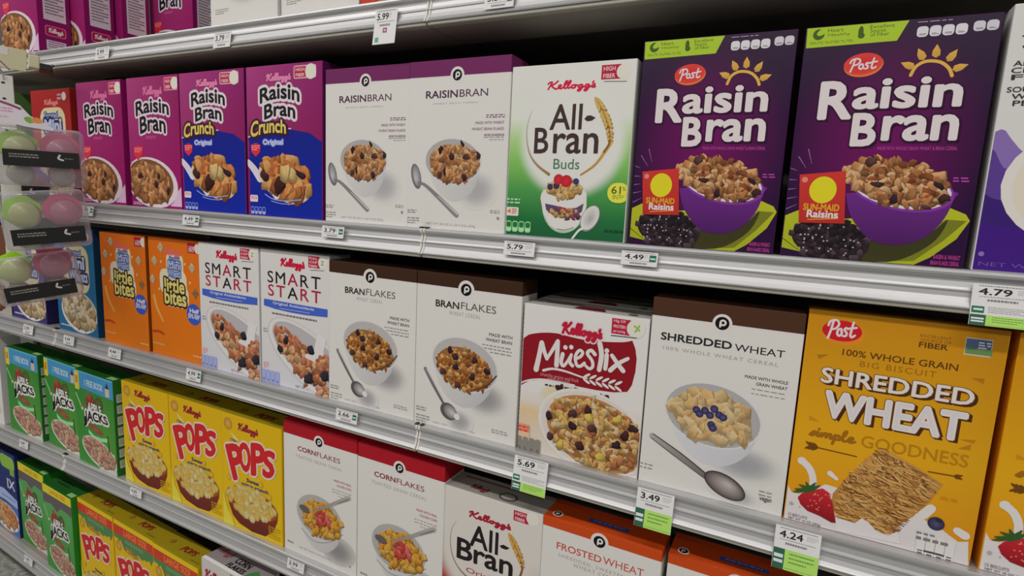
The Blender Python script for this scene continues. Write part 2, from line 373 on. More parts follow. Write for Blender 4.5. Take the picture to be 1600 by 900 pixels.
def store_mark(A, c, rb, rw):                     # round letter mark on the band edge
    A.part('round_mark'); A.disc(c, rw, OFF); A.disc(c, rb, P(14, 13, 14))
    k = A.dims()[0] / A.dims()[1]; w = P(215, 212, 208)
    A.disc((c[0] + rb * .10, c[1] + rb * .10 * k), rb * .50, w, None, 20); A.disc((c[0] + rb * .10, c[1] + rb * .10 * k), rb * .22, P(14, 13, 14), None, 14)
    A.rect((c[0] - rb * .40, c[1] - rb * .62 * k), (c[0] - rb * .12, c[1] + rb * .10 * k), w)
def facts(A, a, b, n, col, fill=None):            # row of nutrition tabs
    A.part('nutrition_tabs'); x0, x1 = min(a[0], b[0]), max(a[0], b[0]); v0, v1 = min(a[1], b[1]), max(a[1], b[1]); w = (x1 - x0) / n
    for i in range(n):
        A.rrect((x0 + i * w + w * .05, v0), (x0 + (i + 1) * w - w * .05, v1), w * .3, col)
        if fill: A.rrect((x0 + i * w + w * .15, v0 + (v1 - v0) * .42), (x0 + (i + 1) * w - w * .15, v1 - (v1 - v0) * .1), w * .2, fill)
        A.fine((x0 + i * w + w * .25, v0 + (v1 - v0) * .12), (x0 + (i + 1) * w - w * .2, v0 + (v1 - v0) * .32), 2, P(70, 70, 70) if not fill else OFF, i)
def stem(A, a, b, col, w, flip=1):                # wheat ear on a straight stalk, ear at a
    A.stroke([a, b], w, col, None, False)
    dx, dy = (b[0] - a[0]), (b[1] - a[1])
    W, H = A.dims(); ang = math.degrees(math.atan2(dy * H, dx * W)); L = math.hypot(dx * W, dy * H) / W
    for k in range(3):
        t = (.02 + .075 * k); c = (a[0] + dx * t, a[1] + dy * t)
        for s_ in (-1, 1):
            q = math.radians(ang + 180 - s_ * 38); d = L * .075
            A.ell((c[0] + d * math.cos(q), c[1] + d * math.sin(q) * W / H), L * .085, L * .03 * W / H, col, ang + 180 - s_ * 38, None, 10)
def wheat(A, pts, col, dark, w, n):               # hanging ear of wheat along a curve
    q = smooth_path(pts, 8); A.stroke(pts, w * .35, dark)
    W, H = A.dims()
    for k in range(n):
        i = int(k * (len(q) - 2) / n * .8); a, b = q[i], q[i + 1]; ang = math.degrees(math.atan2((b[1] - a[1]) * H, (b[0] - a[0]) * W)); t = .55 + .45 * math.sin(math.pi * min(1, (k + 1) / n))
        for s_ in (-1, 1):
            p = (a[0] + s_ * w * .36 * t, a[1]); g = w * t
            A.ell((p[0] + g * .10, p[1] - g * .12 * W / H), g * .62, g * .24 * W / H, mul(dark, .8), ang + s_ * 26 + 180, None, 10); A.ell(p, g * .60, g * .22 * W / H, mul(col, 1.05), ang + s_ * 26 + 180, mul(col, .72), 10)
def spoon_pic(A, h0, h1, c, rx, ry, rot, lo, hi, w0=.03, w1=.018):
    A.part('spoon_picture'); A.stroke([h0, h1], w0 * 1.25, mul(lo, .7), w1 * 1.25, False); A.stroke([h0, h1], w0, mix(lo, hi, .45), w1, False, lo)
    A.stroke([h1, c], w1, lo, w1 * 1.5, False); A.ell(c, rx * 1.06, ry * 1.06, mul(lo, .8), rot); A.ell(c, rx, ry, hi, rot, lo, 28, (rx * .25, ry * .3))
def bowl_pic(A, c, rx, ry, rot, bot, body_l, body_r, bg, shadow=None, inner=None):   # white bowl seen from above: rim + body
    A.part('bowl_picture')
    if shadow: A.soft(shadow[0], shadow[1], shadow[2], shadow[3], bg, 0)
    W, H = A.dims(); rim = A.epts(c, rx, ry, rot, 36)
    lft = min(rim, key=lambda p: p[0]); rgt = max(rim, key=lambda p: p[0])
    m = 14; pts = []; cols = []
    for i in range(m + 1):                        # body between rim and foot, shaded left to right as printed
        t = i / m; x = lft[0] + (rgt[0] - lft[0]) * t; y = lft[1] + (rgt[1] - lft[1]) * t
        k = math.sqrt(max(0, 1 - (2 * t - 1) ** 2)); fx = bot[0] + (t - .5) * (rgt[0] - lft[0]) * .42
        d = k ** .85
        pts.append((x + (fx - x) * d * .35, y + (bot[1] - y) * d)); cols.append(mix(body_l, body_r, t))
    up_ = [(lft[0] + (rgt[0] - lft[0]) * i / m, lft[1] + (rgt[1] - lft[1]) * i / m) for i in range(m + 1)]
    A.add(pts + up_, [(i, i + 1, m + 2 + i, m + 1 + i) for i in range(m)], cols + [mix(a, WHITE, .3) for a in cols])
    A.ell(c, rx, ry, mix(body_l, OFF, .5), rot, None, 36); A.ell(c, rx * .965, ry * .955, inner or mix(body_r, body_l, .4), rot, None, 36)

PROTO = {}
def purple_panel(u, v): return mix(P(136, 12, 88), mix(P(146, 54, 104), P(122, 26, 80), u), v)
# ---- purple carton with arched black lettering
def d_purple(W=.190, H=.2924, D=.075):
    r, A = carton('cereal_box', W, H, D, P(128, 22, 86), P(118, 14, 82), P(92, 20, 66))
    A.part('front_print'); A.grid((0, 0), (1, 1), 4, 8, purple_panel)
    A.part('bowl_picture'); A.poly([(1, .02), (1, .17), (.86, .1), (.78, .02)], P(190, 160, 185)); A.ell((0.4158, 0.1797), .50, .20, P(105, 25, 95), -8); A.ell((0.4169, 0.1943), .52, .195, P(205, 192, 198), -8); A.ell((0.3885, 0.2013), .465, .172, P(110, 70, 45), -8)
    A.flakes((0.3788, 0.2011), .42, .150, -8, 46, .082, BRAN[:4], 5)
    A.part('bowl_picture'); [A.flake(p, .05, RAIS[0], random.Random(i)) for i, p in enumerate(((0.5219, 0.1885), (0.7438, 0.1413), (0.2164, 0.2508), (0.5650, 0.2544)))]
    A.part('brand_script'); A.script('K', (0.3386, 0.8477), (0.6938, 0.9261), P(190, 100, 140), .02)
    A.part('title_lettering'); o = (P(215, 200, 210), .024)
    A.text('Raisin', (0.1728, 0.6994), (0.8207, 0.8122), BLACK, .03, o, arch=.03); A.text('Bran', (0.2429, 0.5645), (0.7512, 0.6959), BLACK, .03, o, arch=.024)
    badge(A, (0.7576, 0.8925), (0.9013, 0.9736), (0.9391, 0.9357), .068, ('HIGH', 'FIBER'), P(195, 120, 150))
    A.part('heart_badge'); A.poly([(0.1026, 0.4707), (0.1733, 0.4803), (0.2874, 0.4704), (0.2713, 0.4108), (0.1751, 0.3658), (0.1042, 0.4068)], P(205, 45, 60)); A.fine((0.1133, 0.4218), (0.2613, 0.4630), 3, P(235, 170, 170), 3)
    A.part('small_print'); A.fine((0.3544, 0.5273), (0.5595, 0.5522), 2, P(185, 90, 130)); A.fine((0.0408, 0.0108), (0.2403, 0.0374), 2, P(210, 195, 205), 4)
    A.part('side_print', 'right'); A.rect((.18, .3), (.86, .93), P(190, 176, 186)); A.fine((.24, .34), (.8, .9), 22, P(95, 85, 95), 8)
    A.rrect((.2, .165), (.84, .255), .08, P(205, 100, 140)); A.rrect((.23, .172), (.81, .248), .07, P(150, 20, 70)); A.script('K', (.32, .185), (.74, .235), OFF, .03)
    A.rect((.22, .05), (.82, .13), P(190, 170, 188)); A.fine((.28, .06), (.76, .12), 3, P(110, 95, 110), 5)
    A.build(r); return r
# ---- purple and blue carton, yellow brush word
def d_crunch(W=.207, H=.2924, D=.058):
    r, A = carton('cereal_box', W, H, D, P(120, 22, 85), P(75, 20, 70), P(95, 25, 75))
    A.part('front_print'); A.grid((0, .4), (1, 1), 4, 6, lambda u, v: mix(P(118, 15, 62), mix(P(145, 52, 110), P(120, 24, 90), u), v))
    A.poly([(.03, 0), (1, 0), (1, .5), (0.8375, 0.5579), (0.5999, 0.5822), (0.3539, 0.5817), (0.1757, 0.5605), (0.0182, 0.5290), (.03, .5)], P(14, 26, 118), P(12, 32, 138))
    A.stroke([(0.0186, 0.5354), (0.1759, 0.5656), (0.3541, 0.5873), (0.5999, 0.5871)], .012, P(205, 170, 195))
    A.part('brand_script'); A.script('K', (0.2888, 0.8877), (0.6018, 0.9439), P(205, 120, 160), .02, (P(110, 20, 60), .012))
    A.part('title_lettering'); o = (P(222, 210, 216), .026)
    A.text('Raisin', (0.1910, 0.7495), (0.7183, 0.8493), BLACK, .03, o, arch=.03); A.text('Bran', (0.2477, 0.6444), (0.6636, 0.7427), BLACK, .03, o, arch=.024)
    A.part('brush_word'); q = [(0.0470, 0.5257), (0.5387, 0.5517), (0.5377, 0.6421), (0.0627, 0.6341)]
    A.text('Crunch', None, None, P(232, 208, 95), .03, (P(45, 20, 50), .02), (P(60, 25, 30), .018, -.012), quad=q, arch=.02)
    A.part('flavour_word'); A.text('Original', (0.2262, 0.4747), (0.4989, 0.5190), P(215, 218, 235), .02, (P(120, 130, 200), .008))
    badge(A, (0.6567, 0.9072), (0.7993, 0.9739), (0.8587, 0.9405), .068, ('HIGH', 'FIBER'), P(215, 160, 180))
    A.part('heart_badge'); A.poly([(0.0553, 0.4828), (0.1277, 0.4957), (0.1918, 0.4830), (0.1835, 0.4347), (0.1236, 0.4033), (0.0635, 0.4342)], P(205, 40, 60)); A.fine((0.0664, 0.4407), (0.1788, 0.4797), 3, P(235, 170, 175), 3)
    A.part('spoon_picture'); A.stroke([(0.0124, 0.3651), (0.0872, 0.3232), (0.1764, 0.2586)], .06, P(210, 205, 215), .09)
    A.ell((0.5087, 0.2449), .36, .135, P(195, 170, 140), -18)
    A.poly([(0.3033, 0.1686), (0.4695, 0.1660), (0.4305, 0.1256), (0.3918, 0.1113), (0.3604, 0.1369)], OFF)
    A.part('cereal_picture'); A.flakes((0.5154, 0.2708), .32, .135, -16, 30, .105, [P(185, 120, 65), P(170, 105, 55), P(205, 150, 90), P(160, 90, 50)], 12)
    for i, (p, c, s_) in enumerate((((0.2293, 0.2792), RAIS[0], .07), ((0.4326, 0.2174), P(60, 30, 28), .11), ((0.7246, 0.2901), RAIS[1], .08), ((0.6087, 0.2915), P(205, 175, 115), .085), ((0.5098, 0.3060), P(210, 180, 120), .085))): A.flake(p, s_, c, random.Random(20 + i))
    A.part('swoosh'); A.stroke([(0.2442, 0.1506), (0.3663, 0.1185), (0.5441, 0.1122), (0.7302, 0.1258)], .010, P(150, 165, 225)); A.stroke([(0.3337, 0.1064), (0.4680, 0.0923), (0.6251, 0.0935)], .008, P(150, 165, 225))
    A.part('small_print'); A.rrect((0.0336, 0.0946), (0.1453, 0.1415), .015, P(205, 195, 205)); A.fine((0.0478, 0.1086), (0.1316, 0.1311), 2, P(200, 70, 80), 2)
    facts(A, (0.0389, 0.0094), (0.2542, 0.0619), 4, P(120, 135, 200), P(30, 45, 150))
    A.build(r); return r
def band_box(W, H, D, band, title, tcol, sub, zband, mk, side_txt):   # white carton with a coloured top band
    r, A = carton('cereal_box', W, H, D, WHITE, WHITE, band, zs=zband * H)
    A.part('top_band'); A.rect((0, zband), (1, 1), band); A.rect((0, zband - .005), (1, zband), P(205, 198, 200))
    A.part('side_band', 'right'); A.rect((0, zband), (1, 1), band); A.part('side_band', 'left'); A.rect((0, zband), (1, 1), band)
    A.part('side_print', 'right'); A.fine((.12, .1), (.88, .82), 26, P(130, 126, 124), 2); A.part('side_print', 'left'); A.rect((.15, .2), (.85, .8), P(170, 168, 166)); A.fine((.2, .24), (.8, .78), 16, P(90, 88, 88), 3)
    store_mark(A, *mk)
    A.part('title_lettering')
    for s_, a, b, bold in title: A.text(s_, a, b, tcol[0] if bold > 0 else tcol[1], bold)
    A.part('subtitle_lettering'); s_, a, b = sub; A.text(s_, a, b, P(140, 136, 134), 0, sp=1.25)
    return r, A
# ---- white carton, purple band
def d_raisin_white(W=.193, H=.2755, D=.058):
    r, A = band_box(W, H, D, P(98, 32, 80), [('RAISIN', (0.1769, 0.7805), (0.5030, 0.8254), .022), ('BRAN', (0.5205, 0.7828), (0.7937, 0.8249), .002)], (P(72, 40, 66), P(110, 84, 106)), ('WHEAT BRAN CEREAL', (0.2508, 0.7451), (0.7069, 0.7534)), (0.5098, 0.9055)[1], ((0.4920, 0.9082), .046, .068), None)
    A.part('claim_lettering')
    for k, t in enumerate(('MADE WITH WHEAT', 'WHEAT BRAN FLAKES', 'AND RAISINS')): x0 = ((0.6845, 0.6211)[0], (0.6506, 0.6099)[0], (0.7732, 0.5985)[0])[k]; v = (0.9569, 0.6246)[1] - k * .0345; A.text(t, (x0, v), ((0.9569, 0.6246)[0], v + .016), P(120, 70, 100), .01)
    A.fine((0.7845, 0.6542), (0.9607, 0.6777), 2, P(110, 80, 100), 3, 'r'); A.fine((0.7685, 0.5254), (0.9626, 0.5657), 3, GREYT, 4, 'r', .3)
    bowl_pic(A, (0.4700, 0.4113), .288, .137, -4, (0.5733, 0.1740), P(182, 180, 178), P(165, 163, 164), WHITE, ((0.7098, 0.2470), .22, .12, P(150, 148, 150)), P(150, 146, 146))
    A.flakes((0.4821, 0.4034), .255, .112, -3, 85, .040, BRAN, 31); [A.flake(p, .034, RAIS[i % 3], random.Random(i)) for i, p in enumerate(((0.4630, 0.4449), (0.3431, 0.4842), (0.6086, 0.4433), (0.7221, 0.4512), (0.3885, 0.3521), (0.3408, 0.3339), (0.5906, 0.3221), (0.5593, 0.5191)))]
    A.part('spoon_picture'); A.ell((0.0937, 0.3183), .05, .078, P(95, 93, 95), 14); A.ell((0.0975, 0.3219), .041, .066, P(170, 168, 170), 14, P(110, 108, 112), 24, (-.01, -.02)); A.stroke([(0.1192, 0.2800), (0.1883, 0.2676), (0.3070, 0.2109), (0.5288, 0.0940)], .018, P(110, 106, 108), .045, True, P(120, 116, 118)); A.stroke([(0.3317, 0.2025), (0.5381, 0.1000)], .006, P(175, 172, 174), .014, False)
    A.part('small_print'); A.fine((-0.0055, 0.0848), (0.1079, 0.1111), 2, GREYT, 5, 'l', .35); A.fine((-0.0056, 0.0183), (0.1339, 0.0634), 3, GREYT, 6, 'l', .35); A.fine((0.8598, 0.1122), (0.9483, 0.1341), 2, GREYT, 7, 'r', .35); A.disc((0.9367, 0.0901), .012, GREYT); A.text('NET WT 20 OZ (1 LB 4 OZ) 567g', (0.2106, 0.0244), (0.7202, 0.0404), P(150, 146, 146), 0)
    A.build(r); return r
# ---- green and white carton, parfait glass
def d_buds(W=.1948, H=.2568, D=.058):
    r, A = carton('cereal_box', W, H, D, WHITE, WHITE, WHITE)
    def bg(u, v):
        st = ((0, P(24, 78, 46)), (.12, P(30, 98, 52)), (.28, P(66, 132, 66)), (.45, P(112, 166, 80)), (.58, P(150, 180, 120)), (.70, P(192, 194, 186)), (1, P(194, 192, 188)))
        for (a, ca), (b, cb) in zip(st, st[1:]):
            if v <= b: return mix(ca, cb, (v - a) / (b - a))
        return st[-1][1]
    A.part('front_print'); A.grid((0, 0), (1, 1), 2, 24, bg)
    c = (0.5336, 0.5623); wh = P(194, 193, 189)
    def oval(u, v):
        d = math.hypot((u - c[0]) / .43, (v - c[1]) / .315); t = min(1, max(0, (d - .84) / .26)); return mix(wh, bg(u, v), t * t * (3 - 2 * t))
    A.grid((0, 0), (1, 1), 44, 56, oval)
    A.part('brand_script'); A.script('K', (0.3140, 0.8446), (0.6956, 0.9038), P(180, 25, 60), .014)
    badge(A, (0.7372, 0.8989), (0.8865, 0.9756), (0.9035, 0.9362), .052)
    A.part('claim_badge'); A.stroke([(0.7614, 0.8884), (0.9303, 0.8826)], .006, P(110, 100, 110), None, False)
    A.part('title_lettering'); br = P(58, 42, 42)
    A.text('All', (0.3453, 0.6297), (0.6091, 0.7742), br, .012); A.text('B', (0.2215, 0.4945), (0.3438, 0.6442), br, .014); A.text('ran', (0.3822, 0.4934), (0.7506, 0.6101), br, .014)
    A.poly([(0.6260, 0.6874), (0.6467, 0.7059), (0.6761, 0.7071), (0.7154, 0.6932), (0.6880, 0.6778), (0.6505, 0.6742)], br)
    A.part('flavour_word'); A.text('Buds', (0.3959, 0.4053), (0.6109, 0.4645), P(62, 108, 86), .004)
    A.part('ring_line'); A.stroke([(0.1880, 0.7424), (0.1545, 0.6571), (0.1586, 0.5642), (0.1945, 0.4830), (0.2659, 0.4211), (0.3628, 0.3737)], .004, P(165, 165, 160), .022, True, P(130, 98, 45))
    A.part('wheat_ear'); A.stroke([(0.8515, 0.5630), (0.8087, 0.5104), (0.7345, 0.4327), (0.6256, 0.3745)], .03, P(190, 150, 70), .012, True, P(150, 110, 50))
    wheat(A, [(0.7157, 0.7930), (0.7694, 0.7258), (0.8214, 0.6386), (0.8358, 0.5572), (0.7970, 0.5044)], P(205, 170, 95), P(120, 85, 40), .05, 11)
    A.part('glass_picture'); A.ell((0.5040, 0.1977), .185, .165, mix(P(80, 140, 75), WHITE, .55), 0, None, 30)
    A.poly([(0.3261, 0.2837), (0.3064, 0.2579), (0.3015, 0.2323), (0.3328, 0.1438), (0.3937, 0.0757), (0.4610, 0.0500), (0.5341, 0.0472), (0.6041, 0.0633), (0.6596, 0.1192), (0.6900, 0.1948), (0.6840, 0.2684), (0.6569, 0.2922)], P(196, 192, 188))
    A.poly([(0.3437, 0.2017), (0.4274, 0.1932), (0.5378, 0.1769), (0.6079, 0.1857), (0.6662, 0.2125), (0.6546, 0.1626), (0.5959, 0.1353), (0.5080, 0.1203), (0.4153, 0.1343), (0.3568, 0.1639)], P(78, 62, 92)); A.flakes((0.5137, 0.1508), .13, .03, -2, 22, .032, [P(180, 140, 85), P(150, 60, 60), P(80, 66, 98)], 9)
    A.poly([(0.3246, 0.2520), (0.6684, 0.2680), (0.6655, 0.2187), (0.6072, 0.1919), (0.5192, 0.1825), (0.4272, 0.1950), (0.3430, 0.2081)], P(205, 203, 200))
    A.stroke([(0.4603, 0.0563), (0.5244, 0.0531), (0.5945, 0.0691)], .008, P(120, 125, 125)); A.flakes((0.4938, 0.2911), .145, .055, 0, 46, .034, [P(190, 155, 95), P(165, 125, 70), P(205, 175, 120)], 10)
    for i, (p, rr, col) in enumerate((((0.3796, 0.3008), .024, P(48, 48, 88)), ((0.4332, 0.3102), .026, P(48, 46, 80)), ((0.5925, 0.3366), .024, P(52, 50, 95)), ((0.4474, 0.3460), .04, P(195, 40, 55)), ((0.5129, 0.3368), .047, P(190, 36, 50)))): A.disc(p, rr, mul(col, 1.25), mul(col, .65), 16)
    A.part('spoon_picture'); A.ell((0.7240, 0.1281), .068, .083, P(120, 120, 118), -28); A.ell((0.7236, 0.1312), .061, .075, P(150, 145, 145), -28, P(205, 202, 200), 24, (.005, -.005)); A.stroke([(0.6657, 0.0662), (0.6364, 0.0522), (0.5886, 0.0022)], .02, P(190, 190, 186), .016)
    A.part('round_claim'); A.rrect((0.8471, 0.2234), (1.0176, 0.3355), .07, P(205, 205, 70)); A.text('61', (0.8784, 0.2738), (0.9488, 0.3162), P(55, 70, 35), .01); A.text('%', (0.9600, 0.2928), (0.9858, 0.3136), P(55, 70, 35)); A.fine((0.8884, 0.2411), (0.9796, 0.2677), 3, P(110, 120, 50), 3)
    A.part('small_print'); A.fine((0.0051, 0.1838), (0.1238, 0.2236), 2, P(150, 195, 160), 4); A.rrect((0.0059, 0.1178), (0.1150, 0.1713), .01, P(205, 200, 190)); A.poly([(0.0056, 0.1442), (0.0416, 0.1621), (0.0442, 0.1325)], P(215, 120, 50)); A.fine((0.0546, 0.1263), (0.1101, 0.1613), 3, P(160, 80, 70), 6); A.fine((0.8458, 0.0440), (0.9974, 0.0700), 1, P(20, 60, 36), 7)
    facts(A, (0.0022, 0.0209), (0.2326, 0.0879), 4, P(130, 190, 130), P(35, 98, 55))
    A.build(r); return r
# ---- dark purple carton, green corner flag and rising sun
def d_post_raisin(W=.1908, H=.278, D=.058):
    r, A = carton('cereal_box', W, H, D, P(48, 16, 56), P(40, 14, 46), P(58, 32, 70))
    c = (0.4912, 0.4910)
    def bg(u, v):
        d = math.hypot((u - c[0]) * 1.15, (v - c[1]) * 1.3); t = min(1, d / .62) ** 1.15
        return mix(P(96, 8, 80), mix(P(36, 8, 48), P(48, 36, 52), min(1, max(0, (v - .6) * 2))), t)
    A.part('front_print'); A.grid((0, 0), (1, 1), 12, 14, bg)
    for i, (a, b) in enumerate((((0.0002, 0.3972), (0.0452, 0.3873)), ((-0.0018, 0.3465), (0.0516, 0.3456)), ((-0.0000, 0.3028), (0.0526, 0.3079)), ((0.0063, 0.2611), (0.0633, 0.2704)), ((0.0084, 0.2147), (0.0685, 0.2369)), ((0.0453, 0.4482), (0.0958, 0.3990)), ((0.0971, 0.4806), (0.1260, 0.4173)))): A.stroke([a, b], .006, P(122, 92, 148), .002, False)
    A.part('corner_flag'); g = P(146, 172, 44); A.poly([(0.0117, 0.9145), (0.5007, 0.9203), (0.5505, 1.0014), (0.0076, 0.9983)], g); dk = P(62, 82, 30)
    A.disc((0.0762, 0.9680), .033, dk); A.ell((0.0927, 0.9771), .03, .012, g, 30); A.ell((0.3061, 0.9671), .014, .022, dk); A.ell((0.3106, 0.9509), .018, .012, dk)
    A.text('Heart', (0.1255, 0.9743), (0.2113, 0.9896), dk); A.text('Healthy', (0.1305, 0.9544), (0.2498, 0.9685), dk); A.text('Excellent', (0.3530, 0.9763), (0.4796, 0.9902), dk); A.text('Source', (0.3559, 0.9597), (0.4370, 0.9748), dk); A.text('of Fiber', (0.3587, 0.9442), (0.4565, 0.9588), dk); A.fine((0.0310, 0.9257), (0.2741, 0.9377), 2, dk, 9, 'l', .3)
    facts(A, (0.5927, 0.9276), (0.8421, 0.9688), 4, P(190, 186, 192)); facts(A, (0.8611, 0.9350), (0.9834, 0.9735), 2, P(180, 176, 184)); A.part('nutrition_tabs'); A.fine((0.5941, 0.9832), (0.7726, 0.9874), 1, P(180, 160, 190), 2)
    A.part('brand_oval'); A.ell((0.3432, 0.8289), .105, .047, P(205, 110, 50), 5); A.ell((0.3396, 0.8349), .103, .044, P(178, 36, 44), 5, P(196, 60, 50)); A.script('P', (0.2709, 0.8048), (0.4133, 0.8563), P(215, 205, 210), .010)
    A.part('sun_mark'); y = P(205, 160, 72); A.stroke([(0.5951, 0.7792), (0.6135, 0.8104), (0.6478, 0.8282), (0.6909, 0.8318), (0.7399, 0.8227), (0.7799, 0.7980), (0.7987, 0.7696)], .018, y, .018)
    for p, ro in (((0.5769, 0.8191), 155), ((0.6342, 0.8574), 118), ((0.7062, 0.8660), 92), ((0.7834, 0.8460), 58), ((0.8279, 0.8009), 20)):
        q = math.radians(ro); k = A.W / A.H; f = lambda a, b: (p[0] + a * math.cos(q) - b * math.sin(q), p[1] + (a * math.sin(q) + b * math.cos(q)) * k)
        A.poly([f(-.034, 0), f(-.02, .02), f(.008, .019), f(.044, 0), f(.008, -.019), f(-.02, -.02)], y, mul(y, .75))
    A.part('title_lettering'); c1 = P(208, 198, 200); kw = dict(out=(P(45, 12, 42), .009), shadow=(P(30, 8, 30), .008, -.008))
    A.text('R', (0.1218, 0.6063), (0.3152, 0.7708), c1, .035, **kw); A.text('aisin', (0.3068, 0.6472), (0.8659, 0.7722), c1, .03, **kw); A.text('B', (0.3227, 0.4923), (0.4602, 0.6337), c1, .035, **kw); A.text('ran', (0.4853, 0.5138), (0.8700, 0.6202), c1, .03, **kw)
    A.part('small_print'); A.text('MADE WITH WHOLE GRAIN WHEAT & BRAN CEREAL', (0.4764, 0.4773), (0.8804, 0.4923), P(165, 60, 140), .006); A.fine((0.8822, 0.3460), (0.9623, 0.3696), 2, P(150, 60, 140), 3, 'r'); A.text('RAISIN & WHEAT', (0.8453, 0.0336), (0.9772, 0.0531), P(150, 50, 116), .03); A.text('BRAN FLAKES CEREAL', (0.8351, 0.0093), (0.9769, 0.0272), P(150, 50, 116), .03)
    A.part('napkin_picture'); A.poly([(-0.0097, 0.1843), (0.0868, 0.2126), (0.3595, 0.1819), (0.8904, 0.2456), (0.9706, 0.2222), (0.9978, 0.1969), (0.9436, 0.1204), (0.8295, 0.0382), (0.7526, 0.0016), (0.2931, -0.0023), (-0.0037, 0.0379)], P(160, 164, 34), P(140, 148, 28)); A.stroke([(-0.0009, 0.0797), (0.1687, -0.0007)], .008, P(60, 62, 14), None, False)
    A.poly([(0.8798, 0.1982), (0.9799, 0.1960), (0.8811, 0.1101), (0.7493, 0.0189), (0.5258, 0.0042)], P(104, 106, 28)); A.spoly([(0.4728, 0.1016), (0.6518, 0.0832), (0.8096, 0.1405), (0.8878, 0.1985), (0.8474, 0.1151), (0.7440, 0.0467), (0.6139, 0.0064), (0.3632, -0.0029)], P(52, 50, 24))
    A.part('raisin_picture'); A.flakes((0.2832, 0.0855), .235, .095, -10, 62, .036, [P(36, 26, 32), P(50, 36, 42), P(28, 20, 26), P(66, 52, 60)], 40, .75, 7)
    for i in range(34):
        q = random.Random(i + 70); A.disc(((0.2823, 0.0913)[0] + q.uniform(-.2, .17), (0.2829, 0.0876)[1] + q.uniform(-.07, .07)), .0055, P(150, 138, 146))
    A.part('bowl_picture'); b1, b2 = P(96, 36, 118), P(66, 22, 84)
    A.spoly([(0.3390, 0.2914), (0.3727, 0.2111), (0.4285, 0.1494), (0.4899, 0.1061), (0.5558, 0.0848), (0.6521, 0.0818), (0.7422, 0.1010), (0.8102, 0.1371), (0.8705, 0.2045), (0.8997, 0.2792), (0.8986, 0.3122), (0.6254, 0.3174)], b1, b2)
    A.ell((0.6247, 0.3208), .282, .092, mul(b1, 1.5), -12); A.ell((0.6222, 0.3255), .270, .086, P(200, 190, 195), -12); A.flakes((0.5948, 0.3452), .285, .094, -15, 78, .046, BRAN + [P(120, 66, 36)], 41); [A.flake(p, .034, RAIS[i % 3], random.Random(50 + i)) for i, p in enumerate(((0.5021, 0.3345), (0.5991, 0.2755), (0.7641, 0.2474), (0.8500, 0.2874), (0.8161, 0.3363), (0.4502, 0.4294)))]
    A.part('raisin_carton_picture'); A.poly([(0.0908, 0.1553), (0.3540, 0.1602), (0.3242, 0.3885), (0.0634, 0.3689)], P(178, 48, 40), P(160, 38, 36)); A.ell((0.2081, 0.3038), .078, .059, P(212, 200, 36)); A.disc((0.0974, 0.3467), .018, P(200, 120, 110)); A.text('SUN-MAID', (0.1071, 0.2120), (0.3144, 0.2430), P(220, 165, 40), .03); A.text('Raisins', (0.1313, 0.1807), (0.3128, 0.2144), OFF, .035); A.stroke([(0.1415, 0.1709), (0.3137, 0.1814)], .006, P(215, 150, 50), None, False)
    A.build(r); return r
# ---- white carton with violet hills, cut by the frame
def d_hills(W=.196, H=.285, D=.058):
    r, A = carton('cereal_box', W, H, D, P(186, 184, 182), P(186, 184, 182), P(180, 178, 176))
    A.part('front_print')
    for ps, col in ((((0, .535), (.03, .545), (.05, .54), (.08, .51), (.12, .475), (.15, .455), (.3, .50), (.6, .42), (1, .5)), P(116, 94, 152)), (((0, .47), (.022, .46), (.05, .42), (.069, .40), (.105, .392), (.3, .43), (1, .36)), P(78, 52, 124)), (((0, .30), (.042, .283), (.086, .277), (.2, .30), (.5, .33), (1, .26)), P(50, 26, 98)), (((0, .19), (.15, .17), (.4, .2), (1, .16)), P(56, 22, 110))):
        A.poly([(0, 0), (1, 0)] + [p for p in ps[::-1]], col)
    A.part('bowl_picture'); A.ell((.52, .335), .45, .24, P(196, 192, 186)); A.ell((.53, .33), .41, .21, P(205, 196, 180)); A.flakes((.54, .33), .37, .18, 0, 60, .05, [P(190, 140, 80), P(170, 110, 60), P(205, 165, 110)], 60)
    A.part('title_lettering'); A.text('GREAT', (.3, .90), (.9, .96), P(86, 60, 120), .02)
    A.part('claim_lettering'); [A.text(t, (a, v), (a + .42, v + .020), INK, .012) for t, a, v in (('WHOLE', .05, .865), ('GRAINS', .06, .835), ('AND CRUNCHY', .035, .775), ('CLUSTERS OF', .03, .75), ('FLAKES', .035, .725), ('SOURCE OF FIBER', .025, .68), ('WITH PROTEIN', .05, .655), ('PER SERVING', .06, .63))]
    A.part('small_print'); A.text('NET WT 18 OZ', (.03, .02), (.5, .036), P(96, 70, 140)); A.disc((.035, .066), .014, P(120, 96, 160)); A.build(r); return r
